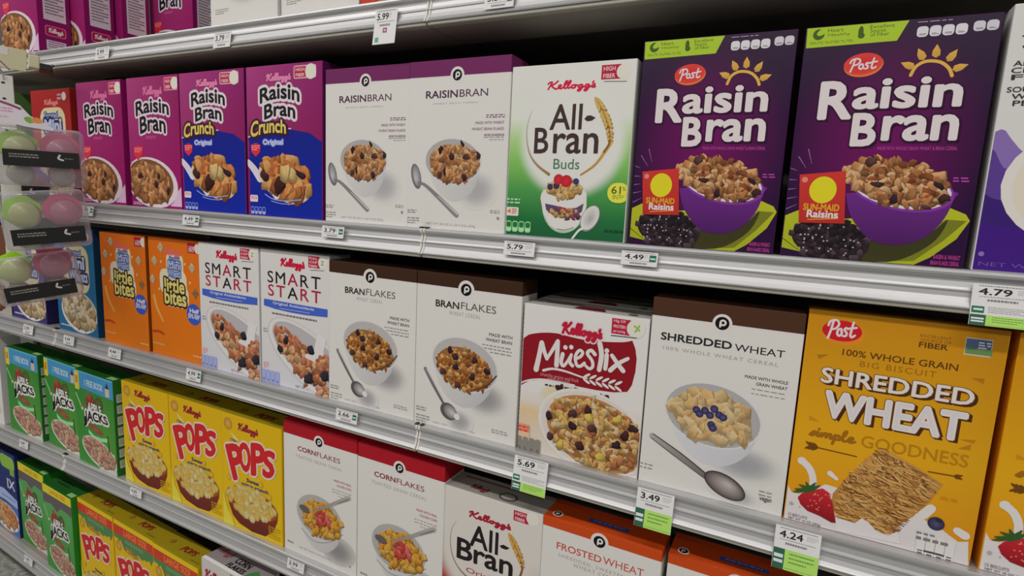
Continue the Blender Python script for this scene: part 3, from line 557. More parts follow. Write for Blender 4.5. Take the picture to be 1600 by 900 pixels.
# ---- small woven-biscuit sachet word logo used on the orange, red and blue cartons
def word_cloud(A, a, b, c, d, e, f, cream, o):
    A.text('Frosted', a, b, P(150, 170, 215), .02, (P(40, 60, 120), .010)); A.text('Mini', c, d, P(190, 200, 225), .02, (o, .014)); A.text('Wheats', e, f, P(170, 185, 215), .02, (o, .012), arch=-.008)
def d_bites(W=.190, H=.2827, D=.058):
    r, A = carton('cereal_box', W, H, D, P(196, 100, 16), P(120, 56, 10), P(150, 80, 16))  # sides inked darker than the front, painting shade into the gap between neighbours
    A.part('front_print'); A.grid((0, 0), (1, 1), 2, 6, lambda u, v: mix(P(205, 108, 12), P(196, 96, 22), v))
    A.stroke([(0.0789, 0.4999), (0.1345, 0.3985), (0.2469, 0.2952)], .05, P(222, 165, 80), .03)
    A.part('logo_panel'); A.rrect((0.3563, 0.6614), (0.6860, 0.8851), .08, P(206, 198, 160)); A.rrect((0.2127, 0.5371), (0.7392, 0.7483), .1, P(205, 196, 168)); A.rrect((0.2711, 0.4363), (0.7700, 0.6261), .1, P(205, 196, 168))
    A.part('brand_script'); A.script('K', (0.3443, 0.8537), (0.6348, 0.9205), P(205, 95, 90), .02)
    A.part('title_lettering'); word_cloud(A, (0.4244, 0.8256), (0.6128, 0.8562), (0.3945, 0.7523), (0.6396, 0.8228), (0.3806, 0.6917), (0.6365, 0.7576), None, P(40, 62, 130))
    A.text('little', (0.3043, 0.5560), (0.6982, 0.6755), P(228, 212, 120), .03, (P(35, 22, 20), .024)); A.text('bites', (0.2947, 0.4526), (0.7270, 0.5831), P(228, 212, 120), .03, (P(35, 22, 20), .024))
    A.part('claim_badge'); A.rect((0.7808, 0.9047), (0.9376, 0.9846), P(150, 20, 50)); A.text('LOW', (0.8049, 0.9362), (0.9085, 0.9602), OFF, .02); A.text('FAT', (0.8037, 0.9134), (0.9072, 0.9374), OFF, .02); A.disc((0.9686, 0.9459), .06, P(205, 196, 180))
    A.part('speech_bubble'); A.ell((0.8591, 0.4053), .135, .088, P(46, 74, 165)); A.poly([(0.8110, 0.3584), (0.9201, 0.3598), (0.8277, 0.3302)], P(46, 74, 165)); A.text('Half', (0.7812, 0.4170), (0.9580, 0.4524), OFF, .04); A.text('the size', (0.7483, 0.3861), (0.9687, 0.4198), OFF, .02); A.text('just as tasty', (0.7471, 0.3625), (0.9545, 0.3937), OFF, .02)
    for i, p in enumerate(((0.2530, 0.9188), (0.1174, 0.8023), (0.8488, 0.7837), (0.8963, 0.5798), (0.0633, 0.6411))):
        A.part('biscuit_picture', k=i); c = P(176, 160, 128) if i != 3 else P(130, 96, 60); W, H = A.dims(); k = W / H; s_ = .06
        A.poly([(p[0] - s_, p[1]), (p[0], p[1] + s_ * k * 1.1), (p[0] + s_, p[1] + .01), (p[0] + .01, p[1] - s_ * k * 1.1)], mul(c, 1.1), mul(c, .7)); [A.stroke([(p[0] - s_ * .6 + j * .02, p[1] + j * .012 - .012), (p[0] - s_ * .1 + j * .026, p[1] + .02 - .01 * j)], .008, mul(c, .6), None, False) for j in range(4)]
    A.part('milk_drops')
    for p in ((0.2549, 0.8026), (0.7235, 0.8078), (0.8089, 0.6608), (0.1983, 0.5686), (0.6507, 0.4674)): A.ell(p, .022, .012, P(225, 180, 130), 40)
    A.part('small_print'); A.stroke([(0.0311, 0.1902), (0.1476, 0.1989), (0.2469, 0.1854)], .03, P(160, 52, 20)); A.fine((0.8207, 0.0369), (0.9833, 0.0648), 1, P(215, 180, 130), 3); A.fine((0.0275, 0.0607), (0.2590, 0.0965), 1, P(215, 170, 110), 4)
    A.part('side_print', 'left'); A.rect((.3, .3), (.7, .9), P(205, 180, 140)); A.rect((.3, .14), (.7, .24), P(170, 30, 24)); A.rect((.3, .05), (.7, .12), P(205, 170, 150))
    A.build(r); return r
def d_mini(bgc, side, cereal=True, W=.190, H=.2827, D=.058, brown=False):
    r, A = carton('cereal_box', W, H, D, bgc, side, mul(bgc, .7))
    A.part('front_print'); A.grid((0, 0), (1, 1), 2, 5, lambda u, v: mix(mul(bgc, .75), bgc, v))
    A.part('logo_panel'); A.rrect((.22, .40), (.86, .84), .16, P(200, 186, 150))
    A.part('title_lettering'); o = P(28, 34, 76); A.text('Frosted', (.34, .745), (.68, .80), P(140, 155, 195), .03, (o, .014)); A.text('Mini', (.32, .62), (.76, .74), P(176, 184, 208), .05, (o, .035)); A.text('Wheats', (.36, .50), (.82, .61), P(168, 176, 204), .04, (o, .032))
    A.part('brand_script'); A.script('K', (.36, .855), (.7, .91), P(205, 120, 110), .02); badge(A, (.68, .90), (.82, .965), (.86, .932), .055, ('HIGH', 'FIBER'))
    A.part('bowl_picture'); A.ell((.56, .21), .46, .20, P(196, 190, 186), -6); A.ell((.56, .22), .43, .18, P(150, 136, 116), -6)
    rr = random.Random(8)
    A.flakes((.56, .22), .40, .165, -6, 26, .11, [P(176, 156, 124), P(196, 180, 156), P(150, 124, 92)], 66, .8, 5)
    A.part('small_print'); A.fine((.06, .03), (.4, .06), 1, P(190, 190, 200)); A.build(r); return r
# ---- white carton with two-colour capitals
def d_smart(W=.193, H=.2843, D=.058):
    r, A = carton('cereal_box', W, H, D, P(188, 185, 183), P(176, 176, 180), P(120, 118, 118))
    A.part('front_print'); A.grid((0, 0), (1, .5), 2, 4, lambda u, v: mix(P(182, 182, 188), P(188, 185, 183), v * 2))
    A.part('brand_script'); A.script('K', (0.3178, 0.8782), (0.6515, 0.9502), P(170, 22, 52), .022)
    badge(A, (0.7109, 0.9075), (0.8665, 0.9879), (0.9089, 0.9487), .062, ('FULL', 'OF', 'FIBER')); A.part('claim_badge'); A.stroke([(0.7373, 0.8902), (0.9232, 0.8968)], .005, INK, None, False); A.text('Z', (0.8848, 0.9335), (0.9276, 0.9622), P(60, 90, 60))
    A.part('title_lettering'); k, rd = P(30, 26, 30), P(150, 26, 56)
    A.multi('SMART', (0.1112, 0.7617), (0.8785, 0.8479), (k, k, rd, k, k), .006); A.multi('START', (0.1176, 0.6645), (0.8836, 0.7495), (rd, rd, k, rd, rd), .006)
    A.part('blue_band'); A.poly([(0.0494, 0.5850), (0.2289, 0.5721), (0.4401, 0.5662), (0.6601, 0.5664), (0.9737, 0.5785), (0.9751, 0.6332), (0.6077, 0.6333), (0.0513, 0.6354)], P(56, 84, 170)); A.text('Original Antioxidants', (0.1871, 0.6005), (0.7898, 0.6264), OFF, .014); A.stroke([(0.2933, 0.5828), (0.7282, 0.5851)], .005, P(190, 195, 220), None, False)
    A.part('small_print'); A.fine((0.1730, 0.5294), (0.8275, 0.5445), 1, P(96, 92, 94), 6, 'l', .8); A.fine((0.0341, 0.3773), (0.1010, 0.4162), 2, GREYT, 4); A.text('NET WT 17.5 OZ', (0.5165, 0.0156), (0.8064, 0.0371), P(120, 118, 122)); A.fine((0.0310, 0.1055), (0.1129, 0.1545), 3, P(205, 120, 120), 5)
    A.part('bowl_picture'); A.ell((0.7341, 0.2376), .70, .205, P(176, 174, 176), -27); A.ell((0.7397, 0.2417), .675, .19, P(202, 198, 197), -27); A.ell((0.7533, 0.2460), .64, .165, P(158, 154, 156), -27)
    sp = [P(170, 112, 76), P(178, 106, 84), P(150, 92, 60), P(192, 150, 110)]
    A.flakes((0.4876, 0.3197), .34, .085, -24, 24, .075, sp, 70, base=False); A.flakes((0.6486, 0.1896), .50, .085, -36, 36, .078, sp, 71, base=False)
    A.poly([(0.8382, 0.4528), (0.9628, 0.4172), (0.9208, 0.3236), (0.9592, 0.2797), (0.8121, 0.2358), (0.6507, 0.2599), (0.6788, 0.2873), (0.7735, 0.2940)], P(200, 196, 196)); A.flakes((0.9318, 0.2423), .10, .06, -40, 9, .07, sp, 72, base=False)
    [A.flake(p, s_, P(42, 38, 48), random.Random(i), .8) for i, (p, s_) in enumerate((((0.7408, 0.3253), .055), ((0.7142, 0.1132), .075), ((0.9455, 0.1611), .07), ((0.3772, 0.3614), .045), ((0.2898, 0.2849), .05)))]
    facts(A, (-0.0025, -0.0003), (0.2805, 0.1016), 4, P(150, 158, 205)); A.build(r); return r
# ---- white carton, brown band
def d_branflakes(W=.2066, H=.278, D=.058):
    r, A = band_box(W, H, D, P(52, 32, 20), [('BRAN', (0.1944, 0.7875), (0.4281, 0.8317), .026), ('FLAKES', (0.4453, 0.7922), (0.7749, 0.8371), 0)], (P(40, 36, 34), P(74, 68, 66)), ('WHEAT CEREAL', (0.3322, 0.7472), (0.6331, 0.7720)), (0.5045, 0.9182)[1], ((0.4894, 0.9150), .051, .077), None)
    A.part('claim_lettering'); [A.text(t, (x, v), (.93, v + .02), INK, .012) for t, x, v in (('MADE WITH', .72, .655), ('WHEAT BRAN', .69, .622))]; A.fine((.66, .54), (.93, .60), 3, GREYT, 4, 'r', .35)
    bowl_pic(A, (0.4946, 0.4467), .325, .170, -8, (0.5066, 0.1723), P(180, 178, 178), P(160, 158, 160), WHITE, ((0.6991, 0.2596), .24, .12, P(128, 126, 128)), P(158, 155, 154))
    A.flakes((0.4910, 0.4205), .278, .138, -10, 95, .036, [P(150, 92, 40), P(175, 120, 62), P(130, 76, 36), P(196, 150, 92)], 81); [A.flake(p, .032, RAIS[i % 3], random.Random(i), .9) for i, p in enumerate(((0.4053, 0.4915), (0.4159, 0.4260), (0.2876, 0.3828), (0.5760, 0.3859), (0.7123, 0.4350), (0.4363, 0.3144), (0.5942, 0.4901), (0.3479, 0.5254)))]
    A.stroke([(0.8040, 0.4174), (0.7174, 0.3444), (0.5804, 0.2936)], .012, P(60, 46, 40), .006)
    A.part('spoon_picture'); A.soft((0.4703, 0.0756), .14, .08, P(140, 138, 140), WHITE); A.stroke([(0.1078, 0.3725), (0.1908, 0.2794), (0.3110, 0.1631)], .034, P(112, 108, 108), .022, True, P(84, 80, 82)); A.stroke([(0.1247, 0.3715), (0.3105, 0.1792)], .008, P(180, 176, 176), .004, False); A.ell((0.3587, 0.1243), .088, .052, P(78, 74, 76), -28); A.ell((0.3784, 0.1253), .072, .04, P(176, 172, 172), -28, P(104, 100, 102), 24, (.02, -.005)); A.ell((0.4415, 0.1032), .03, .02, P(200, 197, 196), -28)
    A.part('small_print'); A.fine((0.0200, 0.0792), (0.1268, 0.1126), 2, GREYT, 5, 'l', .4); A.fine((0.0211, 0.0012), (0.1622, 0.0578), 3, GREYT, 6, 'l', .35); A.fine((.78, .05), (.93, .08), 2, GREYT, 7, 'r', .35); A.text('NET WT 17.3 OZ (490g)', (.2, .02), (.62, .036), P(150, 147, 147))
    A.build(r); return r
# ---- white carton with a dark red wave
def d_muesli(W=.2017, H=.246, D=.06):
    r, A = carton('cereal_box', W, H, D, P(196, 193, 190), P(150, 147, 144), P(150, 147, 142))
    A.part('front_print'); A.grid((0, 0), (1, .42), 3, 6, lambda u, v: mix(mix(P(196, 170, 130), P(186, 178, 168), min(1, abs(v - .28) * 5)), P(192, 188, 184), min(1, v / .42) ** 2 if v > .3 else u * .6))
    A.soft((0.3927, 0.4119), .22, .09, P(212, 190, 110), P(190, 182, 168))
    A.part('red_wave'); w = [(-0.0095, 0.7731), (0.0657, 0.8035), (0.1747, 0.8263), (0.2913, 0.8357), (0.4068, 0.8270), (0.5465, 0.8218), (0.6994, 0.8320), (0.8155, 0.8454), (0.8801, 0.8624), (0.9094, 0.8109), (0.9250, 0.7473), (0.9224, 0.6671), (0.9048, 0.5835), (0.8751, 0.5380), (0.7746, 0.5187), (0.6366, 0.5108), (0.4596, 0.5112), (0.3058, 0.5123), (0.1862, 0.5083), (0.0747, 0.4856), (-0.0194, 0.4444)]
    A.poly([(0, w[0][1] - .01)] + w[1:-1] + [(0, w[-1][1])], P(122, 16, 28))
    A.stroke(w[:9], .012, P(205, 200, 198)); A.stroke([(-0.0147, 0.4524), (0.0746, 0.4900), (0.1861, 0.5119), (0.3056, 0.5158), (0.4594, 0.5147)], .012, P(205, 200, 198))
    A.part('brand_script'); A.script('K', (0.3367, 0.8159), (0.6471, 0.9127), P(160, 24, 48), .022, (P(214, 196, 200), .022))
    badge(A, (0.7206, 0.8854), (0.8616, 0.9793), (0.9027, 0.9300), .068, ('10g OF', 'PROTEIN', 'per serving')); A.part('claim_badge'); A.stroke([(0.7217, 0.8711), (0.9115, 0.8776)], .006, INK, None, False); A.stroke([(0.8889, 0.9475), (0.9101, 0.9373), (0.9277, 0.9235)], .014, P(130, 160, 80)); A.stroke([(0.9250, 0.9520), (0.9001, 0.9135)], .014, P(130, 160, 80))
    A.part('title_lettering'); c = P(208, 202, 200)
    for ps, a, b in ((((0.1636, 0.7543), (0.1511, 0.6658), (0.1311, 0.5713)), .034, .046), (((0.1682, 0.7549), (0.1901, 0.7060), (0.2194, 0.6544)), .04, .03), (((0.2194, 0.6544), (0.2648, 0.7231), (0.3027, 0.7816)), .024, .034), (((0.3027, 0.7816), (0.3036, 0.7008), (0.3026, 0.6230)), .034, .04),
        (((0.3493, 0.7037), (0.3402, 0.6507), (0.3593, 0.6270), (0.3891, 0.6576), (0.4202, 0.7101)), .034, .02), (((0.4202, 0.7101), (0.4113, 0.6608), (0.4347, 0.6393)), .024, .03), (((0.4603, 0.6884), (0.4969, 0.7085), (0.5102, 0.7362), (0.4817, 0.7445), (0.4534, 0.7011), (0.4696, 0.6485), (0.5007, 0.6461), (0.5300, 0.6695)), .024, .026),
        (((0.6082, 0.7362), (0.5766, 0.7575), (0.5477, 0.7346), (0.5895, 0.6930), (0.5962, 0.6565), (0.5712, 0.6392), (0.5396, 0.6552)), .03, .022), (((0.6400, 0.8089), (0.6597, 0.7367), (0.6491, 0.6437)), .04, .036), (((0.6991, 0.7455), (0.6990, 0.7018), (0.6954, 0.6573)), .034, .032), (((0.7396, 0.7478), (0.7853, 0.7041), (0.8324, 0.6639)), .03, .036), (((0.8615, 0.7449), (0.7937, 0.7053), (0.7342, 0.6528)), .026, .036)): A.stroke(list(ps), a, c, b)
    for p in ((0.3684, 0.7495), (0.4159, 0.7573), (0.6980, 0.7721)): A.disc(p, .018, c)
    A.part('wheat_flourish'); A.stroke([(0.1950, 0.5736), (0.2748, 0.5959), (0.3834, 0.5943), (0.5091, 0.5782), (0.5622, 0.5758)], .022, c, .01)
    for k in range(6):
        t = k / 5; a = ((0.5357, 0.5767)[0] + .25 * t, (0.5357, 0.5767)[1] - .010 * t)
        A.ell((a[0] + .02, a[1] + .016), .034, .0085, c, 34, None, 12); A.ell((a[0] + .02, a[1] - .020), .034, .0085, c, -30, None, 12)
    A.part('small_print'); A.text('crunchy grains and fruit', (0.1716, 0.5290), (0.4924, 0.5604), P(190, 130, 138)); A.text('with almonds', (0.2321, 0.5196), (0.4224, 0.5358), P(190, 130, 138)); A.fine((0.2156, 0.4663), (0.2886, 0.4869), 1, INK, 4); A.fine((0.3805, 0.4728), (0.4427, 0.4924), 1, INK, 5); A.fine((0.5423, 0.4700), (0.6377, 0.4949), 1, INK, 6); A.fine((0.4599, 0.0073), (0.6964, 0.0345), 1, GREYT, 7); A.fine((0.8797, 0.0261), (0.9467, 0.0615), 2, INK, 8)
    A.part('fruit_picture'); [A.flake(p, .03, P(58, 30, 34), random.Random(i), .6) for i, p in enumerate(((0.3256, 0.4784), (0.3506, 0.4894), (0.4787, 0.4896), (0.5019, 0.4756), (0.6827, 0.4763), (0.7127, 0.4811)))]
    A.part('bowl_picture'); A.ell((0.6203, 0.2267), .455, .268, P(205, 200, 196), -14); A.ell((0.6275, 0.2265), .435, .252, P(186, 180, 174), -14); A.ell((0.6473, 0.2243), .41, .228, P(160, 110, 66), -15)
    A.flakes((0.6473, 0.2243), .395, .222, -15, 150, .046, [P(184, 142, 76), P(196, 160, 96), P(166, 118, 70), P(190, 166, 128), P(160, 100, 66)], 91); [A.flake(p, .04, RAIS[i % 3], random.Random(i), .8) for i, p in enumerate(((0.5359, 0.1305), (0.8266, 0.1917), (0.6268, 0.2642), (0.8813, 0.2663), (0.4651, 0.2503), (0.4558, 0.3359), (0.5838, 0.3754), (0.2602, 0.2810), (0.2847, 0.1441), (0.9368, 0.3188)))]
    [A.flake(p, .045, P(208, 180, 84), random.Random(i), .7) for i, p in enumerate(((0.5961, 0.3237), (0.8221, 0.3554), (0.7105, 0.0893), (0.3708, 0.1073)))]
    A.part('corner_claim'); A.rect((-0.0113, 0.0675), (0.1025, 0.1830), P(196, 130, 100)); A.fine((0.0023, 0.1198), (0.0932, 0.1701), 2, P(205, 60, 50), 3); A.rect((-0.0015, 0.0693), (0.1040, 0.1304), P(200, 170, 145)); facts(A, (-0.0097, -0.0096), (0.2107, 0.0967), 4, P(120, 114, 106))
    A.part('top_print', 'top'); A.stroke([(.12, .6), (.42, .6)], .02, P(150, 50, 80), None, False); A.stroke([(.14, .42), (.3, .42)], .012, P(90, 80, 84), None, False); A.poly([(.40, .08), (.66, .08), (.62, .4), (.44, .4)], P(96, 20, 34)); A.rect((.68, .6), (.85, .68), P(150, 160, 110)); A.disc((.86, .2), .035, P(100, 100, 80))
    A.part('side_print', 'right'); A.fine((.1, .1), (.9, .9), 24, P(110, 108, 106), 3); A.part('side_print', 'left'); A.fine((.1, .1), (.9, .9), 24, P(90, 88, 88), 3)
    A.build(r); return r
# ---- white carton, dark brown band, bowl with berries
def d_shredded(W=.196, H=.280, D=.058):
    r, A = band_box(W, H, D, P(66, 40, 28), [('SHREDDED', (0.0757, 0.7829), (0.5656, 0.8233), .028), ('WHEAT', (0.5836, 0.7810), (0.9002, 0.8157), .004)], (P(36, 34, 36), P(70, 66, 68)), ('100% WHOLE WHEAT CEREAL', (0.0984, 0.7344), (0.8683, 0.7529)), (0.4875, 0.9053)[1], ((0.4873, 0.9066), .047, .066), None)
    A.part('claim_lettering'); [A.text(t, (x, v), (.94, v + .016), INK, .012) for t, x, v in (('MADE WITH WHOLE', .67, .656), ('GRAIN WHEAT', .745, .628))]; A.fine((.72, .565), (.93, .61), 2, GREYT, 3, 'r', .2)
    bowl_pic(A, (0.4801, 0.4354), .335, .165, -6, (0.5544, 0.1745), P(184, 184, 188), P(170, 170, 176), WHITE, ((0.7252, 0.2205), .26, .10, P(138, 138, 142)), P(150, 148, 148))
    A.flakes((0.4720, 0.4309), .285, .128, -6, 46, .075, [P(196, 166, 118), P(186, 152, 104), P(202, 178, 136)], 101, .7, 5, .55)
    for i, p in enumerate(((0.3738, 0.4500), (0.3973, 0.4330), (0.4329, 0.4543), (0.4940, 0.4722), (0.4692, 0.4358), (0.5311, 0.4460), (0.5574, 0.4375), (0.4839, 0.3877), (0.4961, 0.3726))): A.disc(p, .028, P(78, 74, 122), P(30, 28, 62), 16)
    A.part('spoon_picture'); A.soft((0.6634, 0.0609), .2, .06, P(140, 139, 140), WHITE, -14); A.stroke([(0.0756, 0.2647), (0.2564, 0.1991), (0.4895, 0.1130)], .042, P(150, 144, 144), .03, True, P(96, 88, 86)); A.stroke([(0.0834, 0.2748), (0.3001, 0.2020), (0.4924, 0.1238)], .008, P(60, 54, 54), .01); A.stroke([(0.0680, 0.2519), (0.2402, 0.1864), (0.4781, 0.1009)], .006, P(80, 74, 74), .008)
    A.ell((0.6155, 0.0878), .152, .058, P(62, 54, 54), -22); A.ell((0.6155, 0.0878), .14, .051, P(168, 158, 156), -22, P(80, 71, 70), 28, (.025, .012))
    A.part('small_print'); A.fine((0.0017, 0.0628), (0.1083, 0.1038), 2, GREYT, 4, 'l', .3); A.text('NET WT 16.4 OZ (1 LB 0.4 OZ) 465g', (0.2362, 0.0055), (0.6898, 0.0043), P(140, 137, 138)); A.fine((0.8422, 0.0724), (0.9234, 0.1091), 2, GREYT, 5, 'r', .3); A.text('vegan', (0.8492, 0.0530), (0.9266, 0.0771), P(80, 78, 78), .02)
    A.build(r); return r
# ---- golden carton with one large woven biscuit
def d_biscuit(W=.2017, H=.2876, D=.058):
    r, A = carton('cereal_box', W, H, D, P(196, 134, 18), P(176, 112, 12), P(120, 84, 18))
    def bg(u, v):  # print gradient, with shading near the top painted into the same colours
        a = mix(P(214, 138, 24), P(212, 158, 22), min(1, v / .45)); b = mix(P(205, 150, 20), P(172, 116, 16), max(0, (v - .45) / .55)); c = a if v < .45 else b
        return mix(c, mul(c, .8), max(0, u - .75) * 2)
    A.part('front_print'); A.grid((0, 0), (1, 1), 6, 14, bg)
    A.part('brand_oval'); A.ell((0.2005, 0.9072), .115, .052, P(196, 120, 30), -2); A.ell((0.1912, 0.9178), .108, .046, P(176, 22, 36)); A.script('P', (0.1147, 0.8795), (0.2666, 0.9615), P(215, 205, 205), .013)
    A.part('claim_lettering'); bn = P(96, 60, 16)
    A.text('100% WHOLE GRAIN', (0.2094, 0.8122), (0.7913, 0.8413), P(82, 48, 18), .012); A.text('BIG BISCUIT', (0.3106, 0.7726), (0.6957, 0.7981), P(136, 88, 18), 0, sp=1.2); A.line('EXCELLENT', (0.5904, 0.9349), .15, .012, P(120, 76, 18)); A.line('SOURCE OF', (0.5935, 0.9177), .15, .012, P(120, 76, 18)); A.text('FIBER', (0.5899, 0.8909), (0.7298, 0.9139), P(82, 48, 18), .02)
    A.poly([(0.0736, 0.7993), (0.1395, 0.8071), (0.0867, 0.7795)], P(150, 100, 18)); A.poly([(0.8572, 0.7931), (0.9185, 0.7983), (0.9173, 0.7754)], P(150, 100, 18)); A.poly([(0.0757, 0.5162), (0.1418, 0.4959), (0.0766, 0.4936)], P(176, 118, 18)); A.poly([(0.8524, 0.5323), (0.9260, 0.5412), (0.9213, 0.5244)], P(160, 106, 18)); A.poly([(0.8518, 0.4918), (0.9103, 0.5203), (0.9095, 0.4947)], P(160, 106, 18))
    A.part('seal'); A.rect((0.8054, 0.8853), (0.9273, 0.9555), P(176, 176, 176)); A.rect((0.8075, 0.8998), (0.9248, 0.9525), P(70, 82, 112)); A.rect((0.8094, 0.8893), (0.9320, 0.9141), P(90, 120, 70)); A.fine((0.8650, 0.9106), (0.9206, 0.9422), 3, P(170, 180, 190), 3); A.poly([(0.8149, 0.9063), (0.8303, 0.9294), (0.8574, 0.9098)], P(60, 100, 80))
    A.part('title_lettering'); kw = dict(out=(P(96, 60, 20), .004), shadow=(P(62, 34, 16), .016, -.010)); c = P(208, 200, 196)
    A.text('SHREDDED', (0.1109, 0.6770), (0.8891, 0.7480), c, .022, **kw)
    W, H = A.dims(); a, b = (0.1456, 0.5190), (0.8784, 0.6494)
    A.text('WHEAT', a, b, c, .05, **kw); A.text('WHEAT', (a[0] + .012, a[1] + .007), (b[0] - .012, b[1] - .007), P(186, 180, 182), 0)
    A.part('tagline_lettering'); A.script('s', (0.0916, 0.4050), (0.3425, 0.4745), P(136, 88, 14), .016); A.text('GOODNESS', (0.3752, 0.4187), (0.9112, 0.4727), P(160, 108, 16), .006)
    A.part('wheat_ear'); stem(A, (0.1016, 0.3753), (0.3607, 0.3699), P(96, 58, 14), .007); A.part('wheat_ear', k=1); stem(A, (0.8817, 0.3736), (0.7323, 0.3695), P(96, 58, 14), .007)
    A.part('milk_picture'); mk = P(200, 194, 192)
    A.stroke([(0.0702, 0.2958), (0.1146, 0.2694), (0.1418, 0.2253), (0.1452, 0.1765)], .045, mk, .04, True); A.disc((0.0671, 0.2968), .026, mk); A.stroke([(0.2322, 0.2673), (0.2740, 0.2471)], .034, mk, .02, False)
    A.poly([(0, 0), (1, 0), (0.9752, 0.1068), (0.9290, 0.0958), (0.8808, 0.1147), (0.8313, 0.1375), (0.7705, 0.1505), (0.7346, 0.1617), (0.7611, 0.2020), (0.6513, 0.1471), (0.5067, 0.1628), (0.2952, 0.2068), (0.2176, 0.2116), (0.0719, 0.1366), (0.0312, 0.1367), (0, .165)], mk, P(186, 182, 184)); A.stroke([(0.7407, 0.1746), (0.7759, 0.2129)], .055, mk, .05, False); A.stroke([(0.9165, 0.1419), (0.9552, 0.1283)], .045, mk, .05, False)
    A.part('biscuit_picture'); ol = [(0.4856, 0.4345), (0.5877, 0.4049), (0.6966, 0.3718), (0.8092, 0.3257), (0.7692, 0.2495), (0.6929, 0.1563), (0.6328, 0.1040), (0.5983, 0.0504), (0.5630, 0.0485), (0.4880, 0.0631), (0.4459, 0.0937), (0.4047, 0.0644), (0.3104, 0.0636), (0.2625, 0.1186), (0.2623, 0.1758), (0.3237, 0.2609), (0.3926, 0.3457)]
    A.poly(ol, P(172, 126, 66), P(150, 104, 50)); q = random.Random(4)
    TL, TR, BR, BL = (0.4813, 0.4337), (0.8119, 0.3248), (0.6163, 0.0490), (0.2749, 0.0804)
    def bi(s_, t): return tuple((TL[i] * (1 - s_) + TR[i] * s_) * (1 - t) + (BL[i] * (1 - s_) + BR[i] * s_) * t for i in (0, 1))
    h0 = A.h
    for k in range(620):
        t = q.uniform(.01, .99); s_ = q.uniform(-.02 - .15 * math.sin(math.pi * t), .88); L = q.uniform(.1, .3); e = min(1.01, s_ + L); w1 = t + q.uniform(-.035, .035)
        p0, p1, p2 = bi(s_, t), bi((s_ + e) / 2, w1 + .012), bi(e, min(1, max(0, w1 + q.uniform(-.03, .03))))
        cc = (P(196, 152, 88), P(176, 130, 70), P(116, 76, 36), P(212, 172, 110), P(150, 106, 54), P(84, 50, 24))[k % 6]
        A.h = h0 + (k % 160) * 3e-6; A.stroke([p0, p1, p2], .0075 if k % 6 != 5 else .005, mul(cc, q.uniform(.85, 1.1)), .003)
    A.h = h0 + 5e-4
    A.poly([(0.2840, 0.0496), (0.3143, 0.0686), (0.4047, 0.0644), (0.4364, 0.0956), (0.4752, 0.0842), (0.5270, 0.0481), (0.5818, 0.0433), (0.6291, 0.0756), (0.6561, 0.0230), (0.3107, 0.0063)], mk, P(190, 186, 188))
    A.part('strawberry_picture')
    A.poly([(0.0697, 0.1195), (0.0907, 0.1447), (0.1465, 0.1685), (0.2019, 0.1896), (0.2430, 0.1759), (0.2672, 0.1360), (0.3027, 0.0414), (0.2761, 0.0396), (0.2050, 0.0568), (0.1340, 0.0662), (0.0898, 0.0902)], P(176, 34, 44), P(112, 16, 24)); [A.ell(((0.1738, 0.1246)[0] + q.uniform(-.09, .08), (0.1738, 0.1246)[1] + q.uniform(-.05, .05)), .005, .003, P(206, 120, 100)) for k in range(22)]
    for a, b in (((0.1267, 0.1686), (0.0408, 0.1403)), ((0.1262, 0.1710), (0.0693, 0.1820)), ((0.1311, 0.1720), (0.1061, 0.2018)), ((0.1356, 0.1746), (0.1595, 0.2082)), ((0.1407, 0.1739), (0.1884, 0.2000)), ((0.1177, 0.1627), (0.0482, 0.1569))): A.stroke([a, b], .035, P(44, 78, 34), .006, False)
    A.part('blueberry_picture'); A.disc((0.8104, 0.1518), .042, P(74, 70, 104), P(38, 36, 62), 20); A.ell((0.8213, 0.1695), .02, .01, P(40, 38, 56), -20)
    facts(A, (0.7280, -0.0145), (0.9197, 0.0936), 4, P(212, 208, 206)); A.part('small_print'); A.stroke([(0.7757, 0.0191), (0.8195, 0.0197), (0.8695, 0.0190)], .012, P(60, 56, 70)); A.fine((0.7254, 0.0474), (0.8875, 0.0783), 1, P(110, 106, 106), 3, 'l', .9); A.fine((0.7235, 0.0819), (0.8134, 0.0990), 1, P(110, 106, 106), 4); A.line('12 BISCUITS', (0.0277, 0.0229), .11, .014, P(110, 108, 108), .01); A.line('NET WT 10 OZ (283g)', (0.0289, 0.0036), .19, .014, P(84, 82, 82), .01); A.fine((0.8093, 0.2579), (0.8918, 0.2752), 2, P(150, 100, 16), 5, 'l', .2); A.disc((0.0381, 0.0834), .012, P(150, 148, 146))
    A.build(r); return r
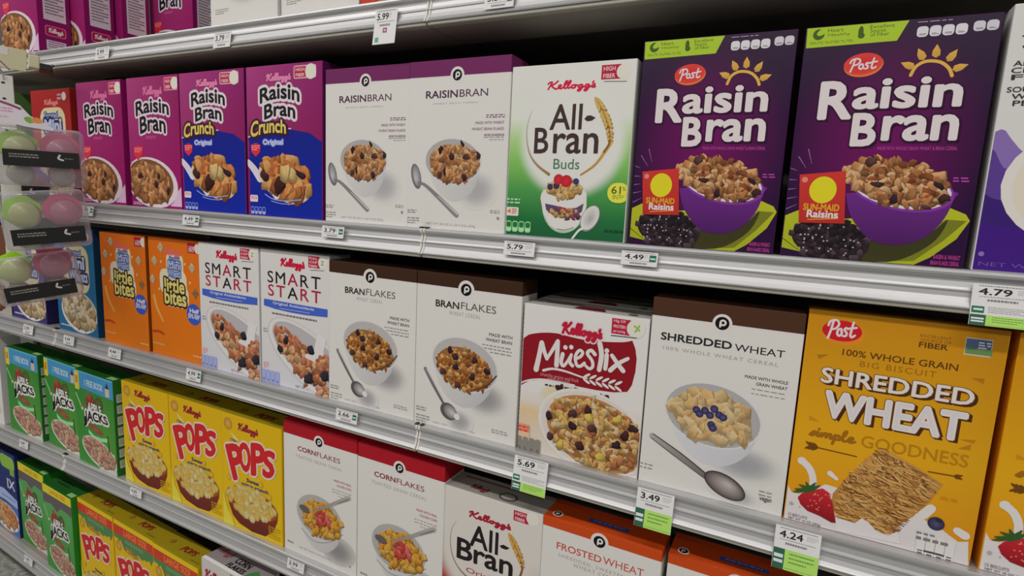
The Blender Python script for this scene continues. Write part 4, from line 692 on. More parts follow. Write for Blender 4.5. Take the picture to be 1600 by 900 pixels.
# ---- green carton
def d_green(W=.190, H=.263, D=.06, large=False):
    gr = P(52, 122, 46)
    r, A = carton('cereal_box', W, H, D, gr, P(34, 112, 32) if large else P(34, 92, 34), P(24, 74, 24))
    A.part('front_print'); A.grid((0, 0), (1, 1), 4, 8, lambda u, v: mix(mix(gr, P(84, 140, 50), max(0, 1 - abs(u - .8) * 3)), P(46, 110, 44), v) if not large else mix(gr, P(88, 150, 92), v * .8))
    if not large:
        A.part('top_band'); A.poly([(0, 1), (0, .82), (1, .80), (1, 1)], P(58, 128, 172)); A.text('1 FREE BOOK', (.27, .855), (.74, .925), P(205, 215, 222), .02); A.rect((.80, .815), (.9, .9), P(180, 160, 140)); A.poly([(.8, .9), (.9, .9), (.85, .965)], P(40, 44, 70)); A.rect((0, .79), (.12, 1), P(196, 176, 44)); A.rect((.03, .86), (.09, .94), P(176, 110, 30)); A.rect((0, .985), (1, 1), P(92, 170, 205))
        k = 0.0
    else:
        A.part('top_band'); A.rect((0, .90), (1, 1), P(196, 180, 36)); A.text('LARGE SIZE', (.26, .925), (.8, .972), P(170, 100, 30), .02); A.poly([(0, .90), (1, .90), (1, .78), (.86, .80), (.62, .81), (.5, .74), (.3, .8), (0, .78)], P(86, 78, 82)); k = -.045
    A.part('stroke_print'); A.stroke([(.02, .74), (.1, .66), (.17, .585)], .03, P(120, 176, 110)); A.ell((.17, .60), .03, .02, P(190, 170, 160)); A.disc((.16, .62), .02, P(176, 60, 50))
    A.part('apple_picture'); A.disc((.40, .68 + k), .13, P(150, 56, 44), P(120, 40, 32)); A.disc((.62, .70 + k), .11, P(84, 96, 44), P(60, 74, 34)); A.disc((.36, .76 + k), .05, P(130, 76, 60)); A.ell((.5, .42 + k), .2, .035, P(126, 66, 50), -12); A.soft((.5, .415 + k), .1, .02, P(150, 80, 60), P(126, 66, 50))
    A.part('title_lettering'); o = (P(206, 204, 200), .030)
    A.text('APPLE', None, None, P(190, 190, 184), .04, (P(24, 22, 20), .014), quad=[(.30, .58 + k), (.70, .60 + k), (.66, .69 + k), (.32, .695 + k)])
    A.text('JACKS', None, None, BLACK, .04, o, quad=[(.22, .425 + k), (.86, .49 + k), (.80, .60 + k), (.22, .585 + k)], arch=.012); A.poly([(.19, .40 + k), (.27, .43 + k), (.25, .52 + k), (.21, .52 + k)], BLACK)
    A.part('green_swoosh'); A.poly([(.30, .39 + k), (.45, .345 + k), (.62, .345 + k), (.80, .37 + k), (.78, .325 + k), (.6, .305 + k), (.42, .31 + k), (.31, .345 + k)], P(130, 190, 140))
    A.part('bowl_picture'); A.poly([(.2, .25), (.95, .22), (1, 0), (.55, 0)], P(176, 176, 166)); A.ell((.56, .165), .46, .148, P(178, 178, 168), -12); A.ell((.56, .172), .42, .128, P(120, 80, 66), -12); A.flakes((.56, .175), .41, .125, -12, 60, .055, [P(176, 134, 118), P(162, 116, 100), P(186, 150, 128), P(150, 128, 98)], 120, .8, base=.85); A.flakes((.2, .255), .06, .025, 0, 5, .05, [P(170, 118, 96)], 121)
    A.part('straw_picture'); A.stroke([(.80, .40), (.83, .235)], .02, P(54, 40, 30), .024, False)
    A.part('side_print', 'right')
    for k2 in range(0 if large else 7): A.rect((.12, .08 + k2 * .115), (.88, .165 + k2 * .115), P(176, 178, 164)); A.fine((.16, .09 + k2 * .115), (.84, .155 + k2 * .115), 4, P(90, 96, 80), k2)
    A.part('top_print', 'top'); A.rect((.8, .06), (.98, .3), P(120, 160, 96)); A.fine((.2, .3), (.6, .7), 2, P(16, 52, 18), 3)
    A.build(r); return r
# ---- yellow carton
LET = ((0.1964, 0.4193), (0.4315, 0.4937), (0.3120, 0.7710), (0.0623, 0.7152)), ((0.3354, 0.5161), (0.5045, 0.5561), (0.4818, 0.8071), (0.2755, 0.7653)), ((0.5003, 0.5233), (0.7673, 0.5647), (0.7235, 0.8318), (0.5080, 0.8055)), ((0.6929, 0.5418), (0.8724, 0.5695), (0.9102, 0.7995), (0.6973, 0.7786))
def fat_word(A, f, col, out, sh):
    for ch, q in zip('POPS', LET): A.text(ch, None, None, sh, .03, (sh, .012), quad=[f(p, .018, -.008) for p in q])
    for ch, q in zip('POPS', LET): A.text(ch, None, None, out, .03, (out, .030), quad=[f(p, 0, 0) for p in q])
    for ch, q in zip('POPS', LET): A.text(ch, None, None, col, .03, (col, .006), quad=[f(p, 0, 0) for p in q])
def d_yellow(W=.1936, H=.2705, D=.06, large=False):
    ye = P(198, 160, 12)
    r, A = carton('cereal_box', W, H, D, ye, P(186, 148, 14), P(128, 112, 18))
    A.part('front_print'); A.grid((0, 0), (1, 1), 3, 8, lambda u, v: mix(P(206, 172, 20), P(190, 152, 10), v))
    if large:
        A.part('top_band'); A.rect((0, .955), (1, 1), P(215, 186, 20)); A.rect((0, .86), (1, .955), P(176, 52, 34)); A.text('LARGE SIZE', (.26, .875), (.84, .94), P(215, 130, 60), .02)
        pts = [(0, .86), (1, .86)]; q = random.Random(2); pts += [(1 - i / 40, .765 + q.uniform(-.02, .025) + (.04 if i > 30 else 0) - .03 * math.sin(i / 40 * 3.1)) for i in range(41)]; A.part('grass_print'); A.poly(pts, P(70, 112, 66)); A.fine((.3, .80), (.75, .84), 2, P(110, 140, 110), 5)
        f = lambda p, a, b: (p[0] * .98 + a, p[1] * .86 - .02 + b)
    else: f = lambda p, a, b: (p[0] + a, p[1] + b)
    dy = -.17 if large else 0
    A.part('brand_script'); A.script('K', (.30, .865 + dy), (.62, .945 + dy), P(126, 24, 40) if not large else P(150, 110, 40), .02)
    A.part('corn_pop_picture'); A.disc((.12, .91 + dy), .075, P(190, 146, 60), P(158, 112, 40)); A.poly([(.15, .85 + dy), (.26, .77 + dy), (.30, .79 + dy)], P(205, 196, 150))
    A.part('title_lettering'); A.text('CORN', None, None, P(40, 40, 96), .03, quad=[(.15, .755 + dy), (.27, .755 + dy), (.27, .79 + dy), (.15, .79 + dy)]); fat_word(A, f, P(176, 30, 34), P(216, 200, 190), P(48, 30, 74))
    A.part('flavour_word'); A.text('Sweet', (.42, .45 + dy), (.66, .485 + dy), P(40, 40, 100), .03); A.text('crispy crunch', (.33, .40 + dy), (.78, .44 + dy), P(40, 40, 100), .03)
    A.part('bowl_picture'); k = 0 if not large else -.16
    A.poly([(.07, .29 + k), (.1, .2 + k), (.17, .1 + k), (.28, .05 + k), (.5, .02 + k), (.72, .03 + k), (.85, .1 + k), (.92, .2 + k), (.93, .28 + k)], P(118, 50, 26), P(84, 26, 24)); A.ell((.49, .275 + k), .435, .125, P(140, 72, 32), -2); A.ell((.49, .28 + k), .40, .108, P(96, 50, 22), -2)
    q = random.Random(6); pp = sorted([(.49 + .385 * math.sqrt(q.random()) * math.cos(a), 0.272 + k + .135 * math.sqrt(q.random()) * math.sin(a)) for a in [q.uniform(0, 6.28) for i in range(150)]], key=lambda p: -p[1])
    for p in pp: c = P(*q.choice(((212, 186, 108), (204, 170, 84), (216, 200, 140), (196, 156, 70)))); s_ = q.uniform(.032, .05); A.disc((p[0], p[1] - .004), s_ * 1.1, mul(c, .5), None, 10); A.disc(p, s_, mul(c, 1.1), mul(c, .78), 10)
    for p in ((.12, .44 + k), (.66, .47 + k), (.2, .35 + k), (.8, .39 + k)): A.disc(p, .035, P(206, 170, 70), P(176, 136, 40), 12)
    A.part('milk_print'); A.poly([(0, .0), (.2, 0), (.16, .08), (.08, .14), (0, .3)], P(200, 186, 60)); A.part('small_print'); A.fine((.78, .03), (.97, .14), 5, P(168, 132, 16), 5)
    A.part('top_print', 'top'); A.text('POPS', None, None, P(112, 30, 22), .03, quad=[(.44, .3), (.72, .34), (.74, .62), (.46, .62)]); A.disc((.2, .5), .04, P(120, 86, 22)); A.fine((.76, .1), (.94, .2), 1, P(110, 90, 20))
    A.part('side_print', 'right'); A.rect((.12, .25), (.88, .9), P(196, 180, 110)); A.fine((.18, .28), (.82, .88), 18, P(120, 100, 40), 4); A.part('side_print', 'left'); A.rect((.2, .2), (.8, .85), P(180, 176, 150)); A.fine((.25, .24), (.75, .82), 16, P(90, 80, 50), 4)
    A.build(r); return r
# ---- white carton, red band
def d_corn(W=.203, H=.2965, D=.066):
    r, A = band_box(W, H, D, P(146, 16, 30), [('CORN', (.204, .794), (.457, .83), .028), ('FLAKES', (.470, .794), (.783, .83), .004)], (P(120, 40, 44), P(146, 92, 92)), ('TOASTED GRAIN CEREAL', (0.1715, 0.7409), (0.8105, 0.7639)), (0.4999, 0.9000)[1], ((0.5000, 0.9007), .047, .07), None)
    A.part('claim_lettering'); [A.text(t, (x, v), (.93, v + .016), P(150, 50, 60), .012) for t, x, v in (('MADE WITH REAL', .70, .655), ('GOLDEN CORN', .74, .625))]; A.fine((.68, .54), (.93, .60), 3, GREYT, 4, 'r', .25)
    bowl_pic(A, (0.4991, 0.3451), .325, .165, -6, (0.5345, 0.0877), P(180, 177, 176), P(164, 161, 162), P(172, 168, 165), ((0.7554, 0.1501), .24, .11, P(120, 117, 118)), P(150, 148, 148))
    A.stroke([(0.2489, 0.2117), (0.3970, 0.1555), (0.5464, 0.1636), (0.7078, 0.2181), (0.8207, 0.2858)], .008, P(120, 118, 120), .008)
    A.flakes((0.5187, 0.3384), .262, .128, -8, 62, .058, [P(204, 152, 56), P(196, 138, 46), P(210, 168, 84), P(184, 124, 46)], 131); A.flakes((0.5392, 0.3463), .1, .05, -20, 9, .055, [P(176, 62, 56), P(196, 96, 84)], 132, .6)
    A.part('spoon_picture'); A.ell((0.2968, 0.3689), .075, .026, P(84, 80, 78), -12); A.stroke([(0.8990, 0.5714), (0.7253, 0.5009), (0.5652, 0.4337), (0.4147, 0.3869)], .052, P(150, 146, 144), .016, True, P(120, 112, 104)); A.stroke([(0.8985, 0.5625), (0.7509, 0.5024)], .012, P(92, 88, 88), .006)
    A.part('small_print'); A.fine((0.0457, 0.0500), (0.1308, 0.0769), 1, GREYT, 4, 'l', .5); A.text('NET WT 18 OZ (1 LB 2 OZ) 510g', (.22, .05), (.66, .066), P(140, 136, 134)); A.disc((.92, .07), .01, GREYT)
    A.build(r); return r
# ---- white and red-orange carton with the ring logo
def d_original(W=.197, H=.263, D=.06):
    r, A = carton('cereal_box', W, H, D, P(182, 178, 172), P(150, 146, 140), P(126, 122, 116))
    c = (0.4438, 0.5781); wh = P(186, 181, 175)
    def bg(u, v):
        t = max(0, min(1, (.66 - v) / .34)); e = mix(P(150, 40, 24), P(170, 134, 92), min(1, u * 1.1)); k = mix(wh, e, t * max(0, 1 - u * .35))
        d = math.hypot((u - c[0]) / .44, (v - c[1]) / .36); s_ = min(1, max(0, (d - .86) / .3)); return mix(wh, k, s_ * s_ * (3 - 2 * s_))
    A.part('front_print'); A.grid((0, 0), (1, 1), 40, 52, bg)
    A.part('brand_script'); A.script('K', (0.2885, 0.8103), (0.6988, 0.8700), P(140, 24, 44), .018)
    badge(A, (0.7245, 0.9013), (0.8659, 0.9717), (0.9048, 0.9473), .06)
    A.part('title_lettering'); k = P(30, 24, 26); A.text('All', (.298, .617), (.591, .778), k, .016); A.text('B', (.165, .493), (.335, .650), k, .022); A.text('ran', (.345, .495), (.744, .602), k, .022); A.poly([(0.6019, 0.6905), (0.6409, 0.7071), (0.7036, 0.6974), (0.6710, 0.6782), (0.6255, 0.6775)], k)
    A.part('flavour_word'); A.text('Original', (0.2737, 0.4026), (0.6611, 0.4520), P(150, 56, 50), .006)
    A.part('ring_line'); A.stroke([(0.1515, 0.7639), (0.1033, 0.6840), (0.0966, 0.5824), (0.1332, 0.4810), (0.2173, 0.4075), (0.3433, 0.3621)], .004, P(150, 146, 140), .016, True, P(110, 84, 56)); A.part('wheat_ear'); wheat(A, [(0.7038, 0.7875), (0.7460, 0.7343), (0.8007, 0.6605), (0.8331, 0.5892), (0.8056, 0.5027)], P(196, 150, 76), P(110, 74, 36), .055, 10)
    A.part('top_print', 'top'); A.rect((.1, .72), (.9, .8), P(92, 54, 46)); A.script('K', (.25, .15), (.42, .45), P(96, 40, 44), .014); A.ell((.62, .3), .09, .22, P(70, 66, 62)); A.ell((.62, .3), .07, .15, P(140, 136, 130))
    A.part('side_print', 'right'); A.fine((.1, .1), (.9, .9), 22, P(100, 96, 92), 4); A.build(r); return r
# ---- white carton, orange band
def d_frosted(W=.195, H=.263, D=.062):
    r, A = band_box(W, H, D, P(170, 62, 18), [('FROSTED', (.135, .806), (.527, .852), .014), ('WHEAT', (.540, .808), (.872, .856), .002)], (P(170, 72, 62), P(150, 110, 104)), ('SHREDDED, SWEETENED', (.157, .755), (.80, .780)), (0.4996, 0.9374)[1], ((0.4994, 0.9395), .05, .075), None)
    A.part('subtitle_lettering'); A.text('WHEAT CEREAL', (.29, .722), (.70, .746), P(140, 136, 134), 0, sp=1.2)
    bowl_pic(A, (.55, .38), .33, .16, -4, (.55, .1), P(178, 176, 176), P(160, 158, 160), WHITE, None, P(150, 148, 148)); A.flakes((.55, .38), .28, .13, 0, 40, .07, [P(196, 170, 130), P(206, 190, 165)], 141, .8, 5)
    A.part('top_print', 'top'); A.disc((.10, .24), .045, P(190, 176, 166)); A.disc((.10, .24), .033, P(20, 18, 20)); A.text('p', (.085, .18), (.115, .3), P(200, 196, 190), .02); A.rect((.36, .34), (.70, .50), P(46, 66, 140)); A.fine((.4, .38), (.66, .46), 1, P(120, 130, 180), 3)
    A.part('spoon_picture'); A.stroke([(.2, .52), (.15, .44)], .05, P(120, 116, 116), .04, False); A.build(r); return r
# ---- white carton with green top corner, bottom shelf
def d_flakes(W=.194, H=.314, D=.062):
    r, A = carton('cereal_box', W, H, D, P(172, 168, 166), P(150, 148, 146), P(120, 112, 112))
    A.part('front_print'); A.grid((0, 0), (1, 1), 2, 4, lambda u, v: P(176, 172, 170)); A.part('brand_script'); A.script('K', (.08, .84), (.5, .93), P(140, 24, 44), .024); A.part('title_lettering'); A.text('CORN', (.3, .72), (.8, .82), BLACK, .03); A.text('FLAKES', (.22, .6), (.86, .7), BLACK, .03)
    A.part('green_patch'); A.rect((.55, .9), (.8, .995), P(96, 130, 84))
    A.part('top_print', 'top'); A.rect((.0, .0), (1, .16), P(190, 188, 186)); A.script('K', (.02, .48), (.3, .9), P(110, 60, 66), .018)
    A.text('CORN', None, None, BLACK, .035, quad=[(.40, .46), (.66, .46), (.66, .76), (.40, .76)]); A.text('FLAKES', None, None, BLACK, .03, quad=[(.38, .16), (.68, .16), (.68, .40), (.38, .40)]); A.poly([(.72, .1), (.88, .14), (.86, .5), (.80, .62), (.74, .4)], P(50, 112, 52)); A.fine((.88, .2), (.99, .5), 3, P(60, 60, 60), 3)
    A.build(r); return r
def d_navy(W=.196, H=.285, D=.06):
    r, A = carton('cereal_box', W, H, D, P(30, 42, 96), P(26, 36, 84), P(20, 28, 64))
    A.part('front_print'); A.poly([(0, .48), (.5, .52), (1, .46), (1, .36), (.5, .38), (0, .36)], P(150, 165, 200)); A.rect((0, .0), (1, .36), P(62, 98, 160)); A.part('green_patch'); A.rrect((.45, .8), (.99, .96), .1, P(120, 160, 60)); A.rect((.8, .74), (.96, .82), P(110, 150, 56))
    A.part('title_lettering'); A.text('IX', (.66, .56), (.95, .68), P(196, 198, 206), .02); A.part('claim_lettering'); A.fine((.4, .4), (.94, .44), 1, P(70, 90, 150))
    A.part('bowl_picture'); A.ell((.5, .17), .52, .17, P(190, 184, 180)); A.flakes((.5, .19), .46, .14, 0, 44, .085, [P(196, 140, 86), P(176, 112, 66), P(206, 160, 110)], 151); A.build(r); return r
def d_plain_white(W=.193, H=.285, D=.058):
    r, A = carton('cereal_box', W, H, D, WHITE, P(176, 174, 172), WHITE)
    bowl_pic(A, (.45, .55), .32, .15, -6, (.42, .2), P(180, 178, 176), P(150, 148, 148), WHITE, ((.52, .24), .3, .12, P(140, 138, 138)), None); A.flakes((.45, .56), .27, .12, -4, 50, .05, BRAN, 161)
    A.part('title_lettering'); A.text('CRISP RICE', (.2, .8), (.8, .85), INK, .01); A.part('small_print'); A.fine((.08, .08), (.28, .12), 3, GREYT, 3, 'l', .35); A.fine((.78, .12), (.92, .2), 3, GREYT, 4, 'r', .35); A.build(r); return r
def d_red(W=.20, H=.285, D=.058):
    r, A = carton('cereal_box', W, H, D, P(170, 50, 36), P(150, 40, 30), P(120, 36, 30))
    A.part('bowl_picture'); A.ell((.5, .13), .46, .16, P(190, 130, 70)); A.flakes((.5, .10), .44, .13, 0, 40, .07, [P(190, 120, 60), P(176, 60, 44), P(206, 150, 80)], 171); A.part('front_print'); A.rect((.1, .5), (.9, .9), P(200, 180, 150)); A.fine((.2, .55), (.8, .85), 4, P(150, 40, 34), 3); A.build(r); return r
def d_greenorange(W=.19, H=.285, D=.058):
    r, A = carton('cereal_box', W, H, D, P(86, 120, 66), P(70, 96, 52), P(80, 100, 60))
    A.part('front_print'); A.rect((0, .8), (1, 1), P(84, 126, 70)); A.ell((.4, .9), .25, .06, P(150, 150, 84)); A.rect((0, .77), (1, .80), P(190, 130, 60)); A.rect((0, .2), (1, .77), P(60, 52, 50)); A.rect((.95, 0), (1, 1), P(180, 96, 30)); A.build(r); return r
def d_chocolate(W=.19, H=.265, D=.058):
    r, A = carton('cereal_box', W, H, D, P(150, 146, 140), P(60, 40, 32), P(70, 60, 50))
    A.part('bowl_picture'); A.flakes((.5, .2), .5, .16, 0, 60, .07, [P(126, 80, 44), P(96, 58, 34), P(150, 100, 58)], 181); A.part('front_print'); A.rect((0, .5), (1, 1), P(96, 62, 44)); A.build(r); return r
# ---------------------------------------------------------------- the setting
Z = {'A': 1.645, 'B': 1.2702, 'C': .9178, 'D': .552, 'E': .1585}
SEC = [(-3.02, -1.797), (-1.797, -.574), (-.574, .649)]
tag(box('floor', 'floor', None, -6, -5, -.05, 4, 1.2, 0), kind='structure')
fl = bpy.data.objects['floor']
bm = bmesh.new()
for i in range(18): bm_box(bm, -6 + i * .56, -5, 0, -6 + i * .56 + .005, .0, .0006)
for i in range(9): bm_box(bm, -6, -4.8 + i * .56, 0, 4, -4.8 + i * .56 + .005, .0006)
jo = from_bm('tile_joint', bm, 'joint', fl); jo['kind'] = 'stuff'
wb = box('wall_back', 'back', None, -3.02, .47, 0, .65, .5, 2.15); tag(wb, kind='structure')
for a, b in SEC: box('back_panel', 'back', wb, a + .004, .462, .02, b - .004, .47, 2.14, bev=.002)
for x in (-3.02, -1.797, -.574, .649):
    u_ = box('upright_post', 'post', wb, x - .014, .448, 0, x + .014, .470, 2.16, bev=.002)
CH = [(0.004, 0.0), (-.0118, .0006), (-.0140, -.0006), (-.0146, -.0035), (-.0138, -.0065), (-.0112, -.0078), (-.0100, -.0095), (-.0098, -.0135), (-.0112, -.0195), (-.0124, -.0222), (-.0140, -.0229), (-.0140, -.0237), (-.0126, -.0244), (-.0134, -.0305), (-.0158, -.0362), (-.0186, -.0400), (-.0196, -.0412), (-.0190, -.0430), (0.004, -.0430)]
LV = {'A': ('top shelf', ''), 'B': ('second shelf from the top', ''), 'C': ('middle shelf', ''), 'D': ('second shelf from the bottom', ''), 'E': ('lowest shelf', '')}
PLACE = ('left of the frame, below the hanging packs', 'middle of the run, left of the seam by the white boxes', 'right end of the run')
def make_shelf(lv, k, a, b):
    r = empty('shelf', ((a + b) / 2, 0, Z[lv])); w = (b - a) / 2 - .0012; base = lv == 'E'
    tag(r, 'grey metal shelf with ridged price channel, %s, %s' % (LV[lv][0], ('left section', 'middle section', 'right section')[k]), 'shelf', 'shelves of the aisle')
    box('deck', 'shelf', r, -w, .002, -.022, w, .40 if lv == 'E' else .458, 0, bev=.001)
    extrude_profile('price_channel', 'steel', r, CH, -w + .001, w - .001)
    box('front_hem', 'hem', r, -w, -.0172, -.0488, w, -.004, -.0430, bev=.001)
    box('reinforcing_fold', 'shelf', r, -w, -.004, -.0488, w, .098, -.0225, bev=.0015)
    for s in (-1, 1):
        e = extrude_profile('end_cap', 'white_plastic', r, [(y - .0012 if y < 0 else y, z) for y, z in CH], s * w - (.0035 if s > 0 else 0), s * w + (.0035 if s < 0 else 0))
        box('end_clip', 'black_plastic', e, s * (w - .004) - .003, -.013, .0004, s * (w - .004) + .003, -.004, .0030, bev=.0006)
        bm = bmesh.new(); x = s * (w - .003)
        vs_ = [bm.verts.new((x + dx, y, z)) for dx in (-.0015, .0015) for y, z in ((.11, -.024), (.455, -.024), (.455, -.10), (.40, -.10))]
        bm.faces.new(vs_[:4]); bm.faces.new(vs_[4:][::-1])
        for i in range(4): bm.faces.new((vs_[i], vs_[4 + i], vs_[4 + (i + 1) % 4], vs_[(i + 1) % 4]))
        bmesh.ops.recalc_face_normals(bm, faces=bm.faces); from_bm('bracket', bm, 'post', r)
    if base: box('kick_plate', 'kick', r, -w, .05, -Z['E'] + .001, w, .06, -.05)
    return r
EROT, EX, EY = -.0477, -2.0, -.0055
def efront(x): return EY + math.tan(EROT) * (x - EX)
for lv in 'ABCDE':
    for k, (a, b) in enumerate(SEC):
        o = make_shelf(lv, k, a, b)
        if lv == 'E': o.location.y = efront(o.location.x); o.rotation_euler.z = EROT
# ---------------------------------------------------------------- stocking the shelves
USED = {}
def put(fn, xc, lv, label, group=None, y=0.0, rz=0.0, tilt=0.0, key=None, **kw):
    key = key or fn.__name__
    if key not in USED: USED[key] = fn(**kw); o = USED[key]
    else: o = copy_tree(USED[key])
    c = next(ch for ch in o.children if ch.name.startswith('carton'))
    D = -2 * min(v.co.y for v in c.data.vertices)
    o.location = (xc * .81, y + D / 2, Z[lv]); o.rotation_euler = (tilt, 0, rz)
    if lv == 'E': o.location.y = efront(xc * .81) + .010 + y + D / 2; o.rotation_euler.z = EROT + rz
    tag(o, label, 'cereal box', group)
    return o
# top shelf
gA = 'purple boxes on the top shelf'
put(d_purple, -2.342, 'A', 'purple cereal box with bowl picture at front left of the top shelf', gA)
put(d_purple, -2.267, 'A', 'purple cereal box half hidden behind the front one, top shelf', gA, y=.078)
put(d_purple, -2.235, 'A', 'purple cereal box third back in the dark row on the top shelf', gA, y=.158)
put(d_purple, -2.03, 'A', 'purple cereal box deep in the empty slot, left of the white top shelf box', gA, y=.25)
put(d_plain_white, -1.271, 'A', 'white cereal box on the top shelf beside the empty dark slot', 'white boxes on the top shelf')
put(d_plain_white, -1.029, 'A', 'white cereal box on the top shelf, right one, beside the red box', 'white boxes on the top shelf', y=.006)
put(d_red, -.775, 'A', 'red cereal box on the top shelf, right of the two white boxes')
# second shelf
put(d_greenorange, -2.545, 'B', 'green and orange cereal box at the far left, behind the hanging packs')
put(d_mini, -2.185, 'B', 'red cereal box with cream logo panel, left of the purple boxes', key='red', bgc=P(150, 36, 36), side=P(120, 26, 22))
put(d_purple, -1.913, 'B', 'purple cereal box with arched black lettering beside the red box', 'purple boxes on the second shelf')
put(d_purple, -1.650, 'B', 'purple cereal box with arched black lettering beside the purple and blue box', 'purple boxes on the second shelf')
put(d_crunch, -1.400, 'B', 'purple and blue cereal box, left of the two with yellow word', 'purple and blue boxes')
put(d_crunch, -1.137, 'B', 'purple and blue cereal box standing against the white purple-banded box', 'purple and blue boxes')
put(d_raisin_white, -.881, 'B', 'white cereal box with purple band, next to the purple and blue box', 'white boxes with purple band')
put(d_raisin_white, -.6425, 'B', 'white cereal box with purple band, next to the green and white box', 'white boxes with purple band', y=-.002)
put(d_buds, -.402, 'B', 'green and white cereal box with a parfait glass and yellow 61% badge')
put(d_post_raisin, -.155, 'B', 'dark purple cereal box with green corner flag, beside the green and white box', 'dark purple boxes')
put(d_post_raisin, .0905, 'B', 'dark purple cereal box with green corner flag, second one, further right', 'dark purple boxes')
put(d_hills, .338, 'B', 'white cereal box with violet hills, cut off by the right edge of the photo')
# middle shelf
put(d_chocolate, -2.665, 'C', 'brown and white cereal box at the far left of the middle shelf')
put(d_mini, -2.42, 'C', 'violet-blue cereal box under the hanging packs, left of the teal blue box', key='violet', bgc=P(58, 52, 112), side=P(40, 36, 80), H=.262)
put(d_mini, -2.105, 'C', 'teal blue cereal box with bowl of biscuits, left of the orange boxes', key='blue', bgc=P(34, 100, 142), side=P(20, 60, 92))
put(d_bites, -1.832, 'C', 'orange cereal box with yellow word, left one beside the teal blue box', 'orange boxes')
put(d_bites, -1.590, 'C', 'orange cereal box with yellow word, right one beside the white boxes', 'orange boxes', y=.004)
put(d_smart, -1.351, 'C', 'white cereal box with red and black capitals, next to the orange box', 'white boxes with blue stripe')
put(d_smart, -1.109, 'C', 'white cereal box with red and black capitals, next to the brown-banded box', 'white boxes with blue stripe', y=.002)
put(d_branflakes, -.861, 'C', 'white cereal box with brown band and spoon, left one of the brown-banded pair', 'white boxes with brown band')
put(d_branflakes, -.6045, 'C', 'white cereal box with brown band and spoon, beside the dark red wave box', 'white boxes with brown band')
put(d_muesli, -.347, 'C', 'white cereal box with dark red wave and white brush lettering, at the front', 'boxes with dark red wave')
put(d_muesli, -.349, 'C', 'white cereal box directly behind the front dark red wave box, only its top showing', 'boxes with dark red wave', y=.064)
put(d_muesli, -.345, 'C', 'white cereal box third back in the dark red wave row, in shadow', 'boxes with dark red wave', y=.128)
put(d_shredded, -.099, 'C', 'white cereal box with dark brown band, bowl topped with blueberries')
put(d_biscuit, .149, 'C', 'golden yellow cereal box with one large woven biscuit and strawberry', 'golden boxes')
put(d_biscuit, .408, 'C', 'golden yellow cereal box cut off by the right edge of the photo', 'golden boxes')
# second shelf from the bottom
put(d_plain_white, -2.80, 'D', 'pale cereal box at the far left, beside the small green boxes', None)
put(d_green, -2.510, 'D', 'green cereal box with blue top stripe, leftmost of three', 'green boxes with blue stripe')
put(d_green, -2.256, 'D', 'green cereal box with blue top stripe, middle of three', 'green boxes with blue stripe', y=.006, rz=-.03)
put(d_green, -2.022, 'D', 'green cereal box with blue top stripe, next to the yellow boxes', 'green boxes with blue stripe', y=-.006, rz=-.02)
put(d_yellow, -1.756, 'D', 'yellow cereal box with fat red lettering, next to the green box', 'yellow boxes with red word')
put(d_yellow, -1.514, 'D', 'yellow cereal box with fat red lettering, middle of three', 'yellow boxes with red word')
put(d_yellow, -1.274, 'D', 'yellow cereal box with fat red lettering, against the white red-banded box', 'yellow boxes with red word', y=-.001)
put(d_corn, -1.023, 'D', 'white cereal box with red band, next to the yellow box', 'white boxes with red band')
put(d_corn, -.768, 'D', 'white cereal box with red band, next to the red and white ring box', 'white boxes with red band', y=-.002)
put(d_original, -.526, 'D', 'white and red-orange cereal box with large black word and wheat ear')
put(d_frosted, -.284, 'D', 'white cereal box with orange band, left one, next to the red and white box', 'white boxes with orange band')
put(d_frosted, -.034, 'D', 'white cereal box with orange band, right one, under the 4.24 tag', 'white boxes with orange band', y=.004)
# lowest shelf
put(d_navy, -2.79, 'E', 'navy blue cereal box with bowl picture at the far left of the lowest shelf')
put(d_green, -2.552, 'E', 'large green cereal box with yellow top strip, left of two', 'large green boxes', key='green_large', y=.006, W=.176, H=.270, large=True)
put(d_green, -2.287, 'E', 'large green cereal box with yellow top strip, beside the yellow boxes', 'large green boxes', key='green_large', y=-.012)
put(d_yellow, -2.049, 'E', 'large yellow cereal box with red top strip, beside the green box', 'large yellow boxes', key='yellow_large', large=True, H=.275, W=.190)
put(d_yellow, -1.808, 'E', 'large yellow cereal box with red top strip, middle of three', 'large yellow boxes', key='yellow_large')
put(d_yellow, -1.570, 'E', 'large yellow cereal box with red top strip, beside the white box', 'large yellow boxes', key='yellow_large', y=-.002)
put(d_flakes, -1.310, 'E', 'white cereal box with black lettering on its top, lowest shelf', None, y=-.004)
